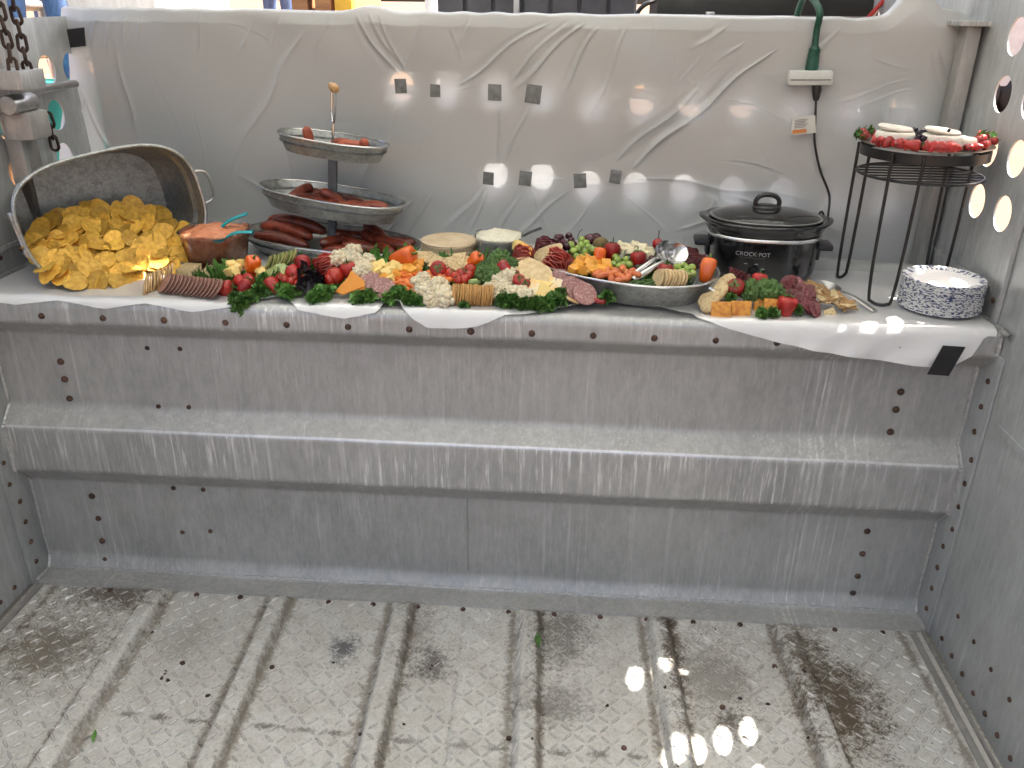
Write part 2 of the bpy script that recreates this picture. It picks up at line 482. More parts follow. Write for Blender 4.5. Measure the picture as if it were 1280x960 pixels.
WHITE_PL = mat('white_hard_plastic', (0.62, 0.63, 0.60), (0.56, 0.57, 0.54), 0.35, 0, 20)
PAPER_TAG = mat('paper_tag', (0.62, 0.60, 0.55), (0.55, 0.53, 0.48), 0.7, 0, 30)
ORANGE_PRINT = mat('orange_print', (0.62, 0.22, 0.05), (0.5, 0.18, 0.05), 0.6, 0, 60)
GREY_PRINT = mat('grey_print', (0.22, 0.22, 0.21), (0.16, 0.16, 0.16), 0.6, 0, 60)
SILVER_PRINT = mat('silver_print', (0.62, 0.62, 0.62), (0.58, 0.58, 0.58), 0.3, 0.6, 60)
DENIM = mat('denim', (0.045, 0.09, 0.21), (0.09, 0.15, 0.28), 0.85, 0, 25, bump=0.3, stretch=(3, 3, 1))
SKIN = mat('skin', (0.48, 0.27, 0.18), (0.42, 0.22, 0.14), 0.5, 0, 15, sss=0.1)
HAIR = mat('brown_hair', (0.05, 0.03, 0.018), (0.03, 0.018, 0.012), 0.5, 0, 60)
DIRT = mat('dry_dirt', (0.155, 0.088, 0.046), (0.12, 0.068, 0.036), 0.95, 0, 0.6, 8, bump=0.3, bscale=6, bdist=0.03)
CHARCOAL = mat('charcoal_panel', (0.045, 0.046, 0.05), (0.03, 0.031, 0.034), 0.5, 0.1, 8)
GRILL_BLACK = mat('grill_black', (0.012, 0.012, 0.012), (0.02, 0.019, 0.018), 0.4, 0.2, 12)
PALLET = mat('pallet_wood', (0.42, 0.22, 0.09), (0.28, 0.14, 0.06), 0.75, 0, 6, stretch=(1, 8, 8))
YELLOW = mat('yellow_paint', (0.70, 0.42, 0.02), (0.62, 0.36, 0.02), 0.4, 0, 12)
RED_STRAP = mat('red_strap', (0.45, 0.03, 0.02), (0.38, 0.02, 0.02), 0.6, 0, 30)
WHITE_PAINT = mat('white_paint', (0.72, 0.72, 0.70), (0.62, 0.62, 0.60), 0.5, 0, 6)
TEAL_PAINT = mat('teal_paint', (0.02, 0.20, 0.17), (0.015, 0.15, 0.13), 0.45, 0, 6)
PINK_PAINT = mat('faded_red_paint', (0.50, 0.18, 0.16), (0.42, 0.14, 0.12), 0.6, 0, 6)
ASPARAGUS = mat('green_bean', (0.06, 0.13, 0.03), (0.045, 0.10, 0.022), 0.4, 0, 40)


def lid_glass():
    t = NT('tinted_glass_lid')
    t.set(**{'Base Color': (0.02, 0.02, 0.02), 'Roughness': 0.08, 'Metallic': 0.0, 'Coat Weight': 0.3,
             'Transmission Weight': 0.2, 'IOR': 1.45})
    return t.m


GLASS = lid_glass()


def plate_material():
    t = NT('blue_flecked_paper')
    co = t.coord((1, 1, 1), rand=False)
    oi = t.n('ObjectInfo')
    sx = t.n('SeparateXYZ')
    t.l(co, sx.inputs[0])
    ang = t.math('ARCTAN2', sx.outputs[1], sx.outputs[0])
    rad = t.math('SQRT', t.math('ADD', t.math('MULTIPLY', sx.outputs[0], sx.outputs[0]),
                                t.math('MULTIPLY', sx.outputs[1], sx.outputs[1])))
    cb = t.n('CombineXYZ')
    t.l(t.math('MULTIPLY', ang, 9.0), cb.inputs[0])
    t.l(t.math('MULTIPLY', rad, 55.0), cb.inputs[1])
    t.l(t.math('MULTIPLY', oi.outputs['Random'], 90.0), cb.inputs[2])
    vo = t.n('TexVoronoi')
    vo.inputs['Scale'].default_value = 1.25
    t.l(cb.outputs[0], vo.inputs['Vector'])
    dab = t.ramp(vo.outputs['Distance'], 0.50, 0.40)
    rim = t.ramp(rad, 0.080, 0.084)
    c = t.mix(t.math('MULTIPLY', dab, rim), (0.80, 0.80, 0.79), (0.035, 0.065, 0.17))
    t.set(**{'Base Color': c, 'Roughness': 0.55})
    return t.m


PLATE = plate_material()

# ------------------------------------------------------------------ mesh builder
MESHES = {}


class MB:
    def __init__(self):
        self.v, self.f, self.mi = [], [], []
        self.m = 0

    def add(self, vs_, fs, M=None):
        o = len(self.v)
        for p in vs_:
            p = Vector(p)
            self.v.append(tuple(M @ p) if M is not None else tuple(p))
        for f in fs:
            self.f.append(tuple(i + o for i in f))
            self.mi.append(self.m)
        return self

    def box(self, c, s, M=None, bev=0.0):
        bm = bmesh.new()
        bmesh.ops.create_cube(bm, size=1.0)
        for vv in bm.verts:
            vv.co = Vector((vv.co.x * s[0], vv.co.y * s[1], vv.co.z * s[2]))
        if bev:
            bmesh.ops.bevel(bm, geom=list(bm.edges), offset=bev, segments=2, affect='EDGES', profile=0.6)
        for vv in bm.verts:
            vv.co += Vector(c)
        bm.verts.index_update()
        self.add([vv.co for vv in bm.verts], [[q.index for q in f.verts] for f in bm.faces], M)
        bm.free()
        return self

    def loft(self, rings, close=True, caps=(True, True), M=None):
        n = len(rings[0])
        vs_ = [p for r in rings for p in r]
        fs = []
        for i in range(len(rings) - 1):
            for j in range(n if close else n - 1):
                k = (j + 1) % n
                fs.append((i * n + j, i * n + k, (i + 1) * n + k, (i + 1) * n + j))
        if caps[0]:
            fs.append(tuple(range(n - 1, -1, -1)))
        if caps[1]:
            o = (len(rings) - 1) * n
            fs.append(tuple(o + j for j in range(n)))
        return self.add(vs_, fs, M)

    def lathe(self, prof, n=20, sx=1.0, sy=1.0, caps=(True, True), M=None, sup=2.0):
        rings = []
        for r, z in prof:
            ring = []
            for j in range(n):
                a = 2 * PI * j / n
                c, s = math.cos(a), math.sin(a)
                if sup != 2.0:
                    c = math.copysign(abs(c) ** (2 / sup), c)
                    s = math.copysign(abs(s) ** (2 / sup), s)
                ring.append((r * sx * c, r * sy * s, z))
            rings.append(ring)
        return self.loft(rings, True, caps, M)

    def tube(self, pts, r, n=8, close=False, M=None):
        pts = [Vector(p) for p in pts]
        N = len(pts)
        rr = r if isinstance(r, (list, tuple)) else [r] * N
        rings = []
        up_ = None
        for i, p in enumerate(pts):
            if close:
                t = pts[(i + 1) % N] - pts[i - 1]
            else:
                t = pts[min(i + 1, N - 1)] - pts[max(i - 1, 0)]
            t.normalize()
            if up_ is None:
                up_ = Vector((0, 0, 1)) if abs(t.z) < 0.9 else Vector((1, 0, 0))
            a = t.cross(up_)
            if a.length < 1e-6:
                a = t.orthogonal()
            a.normalize()
            b = a.cross(t)
            up_ = b
            rings.append([p + (a * math.cos(q) + b * math.sin(q)) * rr[i]
                          for q in [2 * PI * k / n for k in range(n)]])
        if close:
            rings.append(rings[0])
            return self.loft(rings, True, (False, False), M)
        return self.loft(rings, True, (True, True), M)

    def ball(self, c, r, n=10, m=7, M=None):
        if isinstance(r, (int, float)):
            r = (r, r, r)
        vs_ = [(c[0], c[1], c[2] + r[2])]
        for i in range(1, m):
            a = PI * i / m
            for j in range(n):
                b = 2 * PI * j / n
                vs_.append((c[0] + r[0] * math.sin(a) * math.cos(b), c[1] + r[1] * math.sin(a) * math.sin(b),
                            c[2] + r[2] * math.cos(a)))
        vs_.append((c[0], c[1], c[2] - r[2]))
        L = len(vs_) - 1
        fs = [(0, 1 + j, 1 + (j + 1) % n) for j in range(n)]
        for i in range(m - 2):
            for j in range(n):
                k = (j + 1) % n
                a = 1 + i * n
                fs.append((a + j, a + n + j, a + n + k, a + k))
        a = 1 + (m - 2) * n
        fs += [(L, a + (j + 1) % n, a + j) for j in range(n)]
        return self.add(vs_, fs, M)

    def grid(self, P, flip=False):
        """P[i][j] points"""
        a, b = len(P), len(P[0])
        fs = []
        for i in range(a - 1):
            for j in range(b - 1):
                q = (i * b + j, i * b + j + 1, (i + 1) * b + j + 1, (i + 1) * b + j)
                fs.append(q[::-1] if flip else q)
        return self.add([p for r in P for p in r], fs)

    def jitter(self, amp, scale, seed=0.0):
        out = []
        for p in self.v:
            q = Vector(p)
            d = noise.noise_vector(q * scale + Vector((seed, seed * 1.7, -seed)))
            out.append(tuple(q + d * amp))
        self.v = out
        return self

    def mesh(self, name, mats, smooth=40):
        me = bpy.data.meshes.new(name)
        me.from_pydata(self.v, [], self.f)
        if not isinstance(mats, (list, tuple)):
            mats = [mats]
        for m_ in mats:
            me.materials.append(m_)
        if len(mats) > 1:
            me.polygons.foreach_set('material_index', self.mi)
        if smooth:
            me.polygons.foreach_set('use_smooth', [True] * len(me.polygons))
            me.update()
            if smooth < 180:
                me.set_sharp_from_angle(angle=R(smooth))
        me.update()
        return me

    def build(self, name, mats, parent=None, smooth=40):
        return link(name, self.mesh(name, mats, smooth), parent)


def link(name, me, parent=None, loc=None, rot=None, scale=None):
    o = bpy.data.objects.new(name, me)
    col.objects.link(o)
    if parent is not None:
        o.parent = parent
    if loc is not None:
        o.location = loc
    if rot is not None:
        if isinstance(rot, Matrix):
            rot = rot.to_euler()
        elif hasattr(rot, 'to_euler'):
            rot = rot.to_euler()
        o.rotation_euler = rot
    if scale is not None:
        o.scale = (scale,) * 3 if isinstance(scale, (int, float)) else scale
    return o


def tag(o, label, cat, group=None):
    o['label'] = label
    o['category'] = cat
    if group:
        o['group'] = group
    return o


def thing(name, loc, label, cat, group=None, rot=None):
    o = link(name, None, None, loc, rot)
    o.empty_display_size = 0.05
    return tag(o, label, cat, group)


def struct(o):
    o['kind'] = 'structure'
    return o


def face(n, spin=0.0):
    """rotation that turns local +Z to n, spun about it"""
    q = Vector(n).normalized().to_track_quat('Z', 'Y')
    return (q.to_matrix() @ Matrix.Rotation(spin, 3, 'Z')).to_euler()


def smooth_path(pts, k=6):
    pts = [Vector(p) for p in pts]
    out = []
    for i in range(len(pts) - 1):
        p0, p1, p2, p3 = pts[max(i - 1, 0)], pts[i], pts[i + 1], pts[min(i + 2, len(pts) - 1)]
        for s in range(k):
            t = s / k
            out.append(0.5 * ((2 * p1) + (p2 - p0) * t + (2 * p0 - 5 * p1 + 4 * p2 - p3) * t * t
                              + (3 * p1 - p0 - 3 * p2 + p3) * t ** 3))
    out.append(pts[-1])
    return out


def holed_plate(name, outer, holes, thick, m, parent=None, M=None):
    """flat sheet with real holes: outline and holes in the sheet's own 2-D plane"""
    cu = bpy.data.curves.new(name, 'CURVE')
    cu.dimensions = '2D'
    cu.fill_mode = 'BOTH'
    cu.extrude = thick / 2
    for poly in [outer] + holes:
        sp = cu.splines.new('POLY')
        sp.points.add(len(poly) - 1)
        for i, (a, b) in enumerate(poly):
            sp.points[i].co = (a, b, 0, 1)
        sp.use_cyclic_u = True
    tmp = bpy.data.objects.new('tmp', cu)
    col.objects.link(tmp)
    dg = bpy.context.evaluated_depsgraph_get()
    me = bpy.data.meshes.new_from_object(tmp.evaluated_get(dg))
    bpy.data.objects.remove(tmp)
    bpy.data.curves.remove(cu)
    me.name = name
    me.materials.clear()
    me.materials.append(m)
    if M is not None:
        me.transform(M)
    me.update()
    return link(name, me, parent)


def ellipse(cx, cy, a, b, n=24):
    return [(cx + a * math.cos(2 * PI * i / n), cy + b * math.sin(2 * PI * i / n)) for i in range(n)]


HS = 0.845      # height of the shelf deck
XW = 1.228      # side walls

# ------------------------------------------------------------------ ground and trailer
g = MB().grid([[(-400, -400, -0.5), (400, -400, -0.5)], [(-400, 400, -0.5), (400, 400, -0.5)]])
struct(g.build('ground', DIRT, smooth=0))

# floor: sheet with pressed ribs running front to back
RIBS = [-0.859, -0.513, -0.173, 0.171, 0.513, 0.844]


def floor_h(x, y):
    xx = x + 0.0322 * y
    z = 0.0
    if y < -0.085:
        fade = min(1, (-0.085 - y) / 0.03)
        for r in RIBS:
            d = abs(xx - r)
            if d < 0.034:
                q = min(1, (0.034 - d) / 0.016)
                z += 0.029 * q * q * (3 - 2 * q) * fade
        d = abs(xx + 0.005)
        if d < 0.006:
            z -= 0.004 * (1 - d / 0.006) * fade
    z += 0.0025 * noise.noise(Vector((x * 3, y * 3, 2.2)))
    return z


xs = set(np.linspace(-1.25, 1.25, 120).tolist())
P = []
ys = [-3.2, -2.6, -2.0, -1.6] + np.linspace(-1.4, -0.1, 60).tolist() + [-0.085, -0.07, -0.04, 0.01]
offs = [-.04, -.034, -.03, -.025, -.02, -.014, -.008, 0, .008, .014, .02, .025, .03, .034, .04]
base = sorted(set([r + o for r in RIBS for o in offs] + [-0.011, -0.008, -0.005, -0.002, 0.001] +
                  [x for x in xs if all(abs(x - r) > .045 for r in RIBS)]))
for y in ys:
    row = []
    for b in base:
        x = b - 0.0322 * y
        row.append((x, y, floor_h(x, y)))
    P.append(row)
floor = struct(MB().grid(P, flip=False).build('floor', FLOOR, smooth=60))
# raised tread lozenges
tb = MB()
gb_ = MB()
random.seed(3)
st = 0.0290
for i in range(-50, 52):
    for j in range(0, 56):
        x = i * st + (j % 2) * 0.0
        y = -0.105 - j * st
        if y < -1.5:
            continue
        if not (-1.19 < x - 0.0322 * y < 1.17):
            continue
        ang = R(48) if (i + j) % 2 else R(-42)
        ang += random.uniform(-.08, .08)
        X = x - 0.0322 * y + random.uniform(-.0012, .0012)
        L, Wd, h = 0.0138 * random.uniform(.85, 1.08), 0.0023, 0.0048 * random.uniform(.6, 1.15)
        c, s = math.cos(ang), math.sin(ang)
        pts = []
        for (a, b, hh) in ((-L, 0, -.0006), (-L * .55, -Wd, -.0006), (L * .55, -Wd, -.0006), (L, 0, -.0006),
                           (L * .55, Wd, -.0006), (-L * .55, Wd, -.0006), (-L * .5, 0, h), (L * .5, 0, h)):
            px, py = X + a * c - b * s, y + a * s + b * c
            pts.append((px, py, floor_h(px, py) + hh))
        gk = []
        for (a, b) in ((-L * 1.12, 0), (-L * .6, -Wd * 1.55), (L * .6, -Wd * 1.55), (L * 1.12, 0), (L * .6, Wd * 1.55), (-L * .6, Wd * 1.55)):
            px, py = X + a * c - b * s, y + a * s + b * c
            gk.append((px, py, floor_h(px, py) + .0007))
        if random.random() < .8:
            gb_.add(gk, [(0, 1, 2, 3, 4, 5)])
        tb.add(pts, [(0, 1, 6), (1, 2, 7, 6), (2, 3, 7), (3, 4, 7), (4, 5, 6, 7), (5, 0, 6)])
tr = tb.build('tread', TREAD, floor, smooth=30)
tr['kind'] = 'stuff'
gm = gb_.build('tread_shade', TREAD_SHADE, floor, smooth=0)  # flat dark skirts, painted shade that sets off each lozenge
gm['kind'] = 'stuff'
# edge channels along both sides of the floor
for x0, sgn in ((-1.205, -1), (1.186, 1)):
    cb_ = MB()
    for k, (dx, w, h) in enumerate(((0, 0.016, 0.007), (0.026 * sgn, 0.006, 0.012))):
        cb_.box((x0 + dx, -1.64, h / 2), (w, 3.1, h), bev=0.0015)
    cb_.build('edge_channel', ALU_POST, floor)

# riser below the shelf, one pressed sheet: (y, z) profile
PROF = [(0.75, HS), (-0.045, HS), (-0.058, HS - 0.004), (-0.0635, HS - 0.014), (-0.065, HS - 0.024), (-0.065, 0.787),
        (-0.062, 0.780), (-0.054, 0.774), (-0.002, 0.735), (0.0, 0.728), (0.0, 0.538), (-0.001, 0.530), (-0.005, 0.522),
        (-0.038, 0.490), (-0.0435, 0.485), (-0.047, 0.479), (-0.048, 0.471), (-0.048, 0.357), (-0.046, 0.350),
        (-0.042, 0.344), (-0.003, 0.300), (0.0, 0.293), (0.0, 0.052), (-0.001, 0.044), (-0.005, 0.034), (-0.014, 0.016),
        (-0.018, 0.010), (-0.026, 0.0065), (-0.086, 0.006), (-0.087, 0.0)]
Q = [PROF[0]]
for a, b in zip(PROF, PROF[1:]):        # hold the bends tight
    L_ = math.hypot(b[0] - a[0], b[1] - a[1])
    if L_ > 0.03:
        for k in (0.005 / L_, 1 - 0.005 / L_):
            Q.append((a[0] + (b[0] - a[0]) * k, a[1] + (b[1] - a[1]) * k))
    Q.append(b)
PROF = Q
rw = MB()
nx = 90
P = []
for i in range(nx + 1):
    x = -1.224 + 2.448 * i / nx
    row = []
    for y, z in PROF:
        w = 0.0034 * noise.noise(Vector((x * 2.6, z * 3.6, 5))) + 0.0008 * noise.noise(Vector((x * 9, z * 9, 1)))
        row.append((x, y + w * (0.2 if y > .1 else 1), z + (0.0012 * noise.noise(Vector((x * 4, 3, 1))) if y < 0 else 0)))
    P.append(row)
np_ = len(PROF)
rw.grid(P, flip=False)
rw.mi = []
for i in range(nx):
    for j in range(np_ - 1):
        zm = (PROF[j][1] + PROF[j + 1][1]) / 2
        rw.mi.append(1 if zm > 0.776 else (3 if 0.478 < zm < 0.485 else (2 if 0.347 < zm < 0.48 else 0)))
riser = struct(rw.build('wall_riser', [ALU, ALU_LIP, ALU_RAIL, CREST_HIGHLIGHT], smooth=50))
# vertical joint in the riser sheets
MB().box((-0.005, -0.0008, 0.175), (0.0018, 0.0040, 0.232)).build('sheet_joint', ALU_POST, riser)
# weld beads where the riser meets the side walls
for sx in (-1, 1):
    pts = [(sx * 1.2225, y - 0.001, z) for y, z in PROF[1:-2]]
    pts = smooth_path(pts, 3)
    pts = [p + Vector((0, random.uniform(-.0015, .0015), random.uniform(-.001, .001))) for p in pts]
    MB().tube(pts, [0.0065 * random.uniform(.75, 1.2) for _ in pts], 7).build('weld_bead', WELD, riser)
pts = [Vector((-1.21 + 2.42 * i / 140, -0.0185, 0.0115 + 0.0018 * noise.noise(Vector((i * .2, 0, 0))))) for i in range(141)]
MB().tube(pts, [0.004 * random.uniform(.8, 1.15) for _ in pts], 6).build('weld_bead', WELD, riser)

bolt_me = MB().lathe([(0.0085, -0.001), (0.0083, 0.0015), (0.0068, 0.0042), (0.003, 0.0055), (0.0004, 0.0058)], 10).mesh('bolt', RUST, 60)
dark_bolt_me = bolt_me


def bolt(parent, p, n, s=1.0):
    link('bolt', bolt_me, parent, p, face(n, random.random() * 6), s * random.uniform(.92, 1.06))


for i in range(17):
    u = 52 + i * 76.6
    p = ony(u, 395 + i * 76.6 * 0.0361, -0.0655)
    if p.x < 1.2:
        bolt(riser, p, (0, -1, 0))
for (u, v) in ((76, 452), (81, 474), (87, 498), (115, 620), (123, 648), (128, 676), (132, 699), (184, 435), (225, 436), (198, 508),
               (236, 509), (217, 610), (254, 612), (228, 665), (263, 664), (1126, 490), (1120, 512), (1113, 540),
               (1084, 664), (1078, 692), (1072, 720), (1066, 741)):
    p = ony(u, v, -0.0005)
    if True:
        bolt(riser, p, (0, -1, 0), 1.05 if v > 400 and (u < 140 or u > 1000) else .8)
for i in range(18):
    x = -1.0 + i * 0.124
    bolt(floor, (x, -0.098, 0.002), (0, 0, 1), .85)
for (u, v) in ((228, 829), (340, 834), (968, 833), (845, 940), (636, 923), (780, 935), (903, 884)):
    bolt(floor, onz(u, v, 0.002), (0, 0, 1), .8)

# side walls with punched air holes
def side_wall(name, sx, holes, slots):
    # sheet plane coordinates: (y, z); matrix maps to world
    M = Matrix(((0, 0, 1, sx * (XW + 0.0025)), (1, 0, 0, 0), (0, 1, 0, 0), (0, 0, 0, 1)))
    outer = [(-3.2, -0.02), (1.9, -0.02), (1.9, 2.45), (-3.2, 2.45)]
    hs = [ellipse(y, z, 0.040, 0.041) for y, z in holes] + slots
    return struct(holed_plate(name, outer, hs, 0.004, ALU_SIDE, None, M))


right_holes = [(y, 1.078 + 0.1235 * k) for y in (0.215, 0.08, -0.19, -0.325) for k in range(4)]
right_holes += [(0.08, 1.078 + 0.1235 * 4), (0.215, 1.078 + 0.1235 * 4)]
right_holes += [(y, 1.078 + 0.1235 * k) for y in (-1.2, -1.335, 0.75, 0.9, 1.05, 1.2, 1.35) for k in range(4)]
wall_r = side_wall('wall_right', 1, right_holes, [])
left_holes = [(y, 1.082 + 0.118 * k) for y in (0.49, 0.265, 0.14, 0.0, -0.14, -0.28, -0.42) for k in range(3)] + [(0.612, 1.318)]
left_holes += [(y, 1.082 + 0.118 * k) for y in (0.75, 0.89, 1.03, 1.17, 1.31) for k in range(3)]
slots = [[(0.37, 1.455), (0.66, 1.455), (0.66, 1.75), (0.40, 1.75), (0.33, 1.62), (0.345, 1.52)],
         [(-2.4, 1.05), (-0.9, 1.05), (-0.9, 1.9), (-2.4, 1.9)]]
wall_l = side_wall('wall_left', -1, left_holes, slots)
# corner flanges and bolts low on the side walls
for sx, wl in ((-1, wall_l), (1, wall_r)):
    x = sx * (XW - 0.003)
    MB().box((x, -0.05, 0.40), (0.005, 0.098, 0.78), bev=0.001).build('corner_flange', ALU_SIDE, wl)
    for k in range(11):
        bolt(wl, (x - sx * 0.003, -0.062 - (0.02 if 3 < k < 8 else 0), 0.06 + k * 0.066), (-sx, 0, 0), .85)
    for k in range(14):
        bolt(wl, (sx * XW, -0.16 - 0.062 * k, 0.045), (-sx, 0, 0), .85)
    for k in range(9):
        bolt(wl, (sx * XW, -0.20 - 0.09 * k, 0.15), (-sx, 0, 0), .7)
    MB().box((sx * (XW - 0.0015), -0.9, 0.64), (0.004, 1.5, 0.02), bev=0.001).build('panel_seam', ALU_SIDE, wl)
    MB().box((sx * (XW - 0.0015), 0.34, HS + 0.065), (0.004, 0.60, 0.012), bev=0.001).build('panel_seam', ALU_SIDE, wl)
    for k in range(4):
        bolt(wl, (sx * XW, 0.02 + 0.09 * k, HS + 0.045), (-sx, 0, 0), .8)
MB().box((XW - 0.006, -0.02, 1.0), (0.010, 0.012, 0.34)).build('panel_seam', ALU_SIDE, wall_r)

# roof, with one open vent
vent = onz(199, 321, 0.9) + SUN * ((2.45 - 0.9) / SUN.z)
Mr = Matrix(((1, 0, 0, 0), (0, 1, 0, 0), (0, 0, 1, 2.452), (0, 0, 0, 1)))
rf = holed_plate('ceiling', [(-1.24, -3.2), (1.24, -3.2), (1.24, 1.45), (-1.24, 1.45)],
                 [[(vent.x - .045, vent.y - .03), (vent.x + .04, vent.y - .022), (vent.x + .045, vent.y + .026), (vent.x - .035, vent.y + .018)]],
                 0.004, ROOFING, None, Mr)
struct(rf)

# nose deck carrying on behind the barrier
struct(MB().box((0, 1.32, HS - 0.02), (2.44, 1.14, 0.038)).build('nose_deck', ALU_LIP))

# ------------------------------------------------------------------ barrier and the plastic sheet over it
BN, BK = (0.08, 1.0, 0.0), 0.55           # plane 0.08 x + y = 0.55


def bp(u, v):
    return onplane(u, v, BN, BK)


def by(x):
    return BK - 0.08 * x


ang = math.atan(-0.08)
bar = thing('barrier_gate', (0, BK, HS), 'punched aluminium gate under the white plastic sheet behind the food', 'gate', rot=(0, 0, ang))
Mb = Matrix(((1, 0, 0, 0), (0, 0, -1, 0.012), (0, 1, 0, 0), (0, 0, 0, 1)))
holes = []
for row, v0 in ((0, 0.44), (1, 0.205)):
    for k in range(-9, 9):
        x = 0.02 + 0.135 * k
        if x < -0.30 and row == 0 or x < -0.06 and row == 1 or x > 1.13:
            continue
        holes.append(ellipse(x, v0 - 0.02 * (x > 0.25), 0.036, 0.040))
holed_plate('panel', [(-1.19, 0.02), (1.21, 0.02), (1.21, 0.605), (-1.19, 0.605)], holes, 0.004, ALU_POST, bar, Mb)
gb = MB()
gb.box((0.01, 0.02, 0.612), (2.40, 0.03, 0.022), bev=0.003)
gb.build('top_rail', ALU_POST, bar)
MB().box((0.01, 0.02, 0.012), (2.40, 0.03, 0.024), bev=0.003).build('bottom_rail', ALU_POST, bar)
for x in (-1.175, 1.195):
    MB().box((x, 0.02, 0.312), (0.03, 0.028, 0.575), bev=0.003).build('gate_post', ALU_POST, bar)

TAPES = [(502, 107, 15), (545, 113, 13), (619, 115, 17), (667, 117, 19), (611, 222, 14), (657, 222, 16), (725, 225, 16), (769, 220, 14)]
CREASE = [  # pixel a, pixel b, amplitude m, width m, sharp
    ((385, 30), (290, 215), .010, .030, 1), ((985, 45), (772, 222), .016, .018, 1), ((880, 105), (700, 260), .006, .02, 1),
    ((445, 18), (505, 105), .012, .014, 1), ((462, 18), (500, 80), .010, .012, 0), ((476, 18), (512, 104), .012, .012, 1),
    ((535, 20), (480, 130), .006, .016, 0), ((690, 22), (560, 115), .011, .012, 1), ((735, 24), (640, 112), .012, .012, 1),
    ((712, 24), (625, 112), .008, .010, 0), ((752, 24), (700, 120), .011, .011, 1), ((790, 24), (735, 150), .006, .012, 0),
    ((620, 118), (628, 215), .009, .010, 1), ((664, 120), (630, 212), .010, .011, 1), ((600, 105), (548, 112), .005, .01, 0),
    ((505, 112), (440, 260), .007, .022, 0), ((548, 118), (520, 200), .006, .014, 0), ((548, 118), (560, 200), .005, .014, 0),
    ((611, 226), (585, 300), .009, .012, 1), ((611, 226), (560, 285), .006, .014, 0), ((657, 226), (620, 300), .008, .012, 1),
    ((657, 226), (690, 290), .005, .012, 0), ((725, 228), (640, 295), .008, .014, 1), ((769, 224), (700, 295), .008, .014, 1),
    ((769, 224), (830, 290), .007, .014, 1), ((769, 224), (760, 300), .005, .014, 0), ((769, 216), (1000, 245), .006, .02, 0),
    ((725, 222), (620, 232), .004, .012, 0), ((920, 24), (860, 60), .006, .014, 0), ((960, 24), (900, 75), .006, .014, 0),
    ((1000, 26), (950, 70), .005, .014, 0), ((1050, 30), (1012, 75), .006, .014, 0), ((1112, 120), (1106, 210), .005, .016, 0),
    ((104, 112), (150, 200), .012, .014, 1), ((150, 50), (178, 190), .010, .022, 1), ((125, 18), (118, 75), .009, .012, 0),
    ((145, 18), (142, 70), .009, .012, 0), ((163, 18), (160, 60), .007, .010, 0), ((182, 18), (178, 55), .006, .010, 0),
    ((110, 120), (95, 205), .012, .016, 0), ((255, 16), (248, 70), .008, .012, 1), ((320, 15), (300, 70), .006, .012, 0),
    ((350, 16), (340, 60), .006, .012, 0), ((415, 18), (395, 80), .007, .014, 0), ((590, 20), (570, 60), .006, .012, 0),
    ((900, 240), (1080, 300), .008, .03, 0), ((840, 285), (1000, 255), .006, .018, 1), ((1040, 230), (1010, 330), .007, .02, 0),
    ((1170, 60), (1190, 140), .010, .016, 0), ((1195, 50), (1210, 110), .012, .016, 0), ((300, 215), (420, 300), .006, .03, 0),
    ((520, 250), (470, 300), .010, .012, 1), ((545, 240), (500, 300), .008, .012, 1)]
ca = []
for a, b, amp, w, sh in CREASE:
    A, B = bp(*a), bp(*b)
    ca.append((A.x, A.z, B.x, B.z, amp * .60, w * .9, sh))
random.seed(77)
for k in range(46):        # fine handling creases in the film
    A = bp(random.uniform(100, 1190), random.uniform(25, 320))
    th = random.choice((random.gauss(2.2, .35), random.gauss(1.6, .3), random.gauss(.3, .5)))
    L_ = random.uniform(.05, .26)
    ca.append((A.x, A.z, A.x + L_ * math.cos(th), A.z - L_ * abs(math.sin(th)), random.uniform(.0006, .0016), random.uniform(.006, .012), 1))
tp_ = [bp(u, v) for u, v, s in TAPES] + [bp(95, 47)]


def sheet_d(X, Z):
    """distance of the sheet in front of the gate"""
    d = np.full_like(X, 0.010)
    for ax, az, bx, bz, amp, w, sh in ca:
        L = math.hypot(bx - ax, bz - az)
        tx, tz = (bx - ax) / L, (bz - az) / L
        s = (X - ax) * tx + (Z - az) * tz
        q = (X - ax) * tz - (Z - az) * tx
        q = q + 0.006 * np.sin(s * 25 + ax * 9)
        s = s / L
        taper = np.clip(s / .12, 0, 1) * np.clip((1.05 - s) / .35, 0, 1)
        ww = w * 0.62 * (0.6 + 0.7 * np.clip(s, 0, 1))
        prof = np.exp(-np.abs(q) / (ww * (.38 if sh else .55)))
        prof = prof - 0.35 * np.exp(-((q - 1.6 * ww) / (1.1 * ww)) ** 2)
        d += amp * taper * prof
    # slack bellies of the film
    d += 0.007 * np.sin(X * 3.1 + Z * 4.0) * np.sin(Z * 6.1 + 1.0 + X) + 0.003 * np.sin(X * 8.3 - Z * 7.0 + 2)
    d += 0.0025 * np.sin(X * 23 + 3 * np.sin(Z * 9)) * np.clip((Z - 1.30) / .15, 0, 1)
    for p in tp_:
        r2 = (X - p.x) ** 2 + (Z - p.z) ** 2
        d = d * (1 - 0.8 * np.exp(-r2 / 0.045 ** 2))
    return np.maximum(d, 0.004)


def edge(pts):
    q = sorted((bp(u, v).z, bp(u, v).x) for u, v in pts)
    return [a for a, b in q], [b for a, b in q]


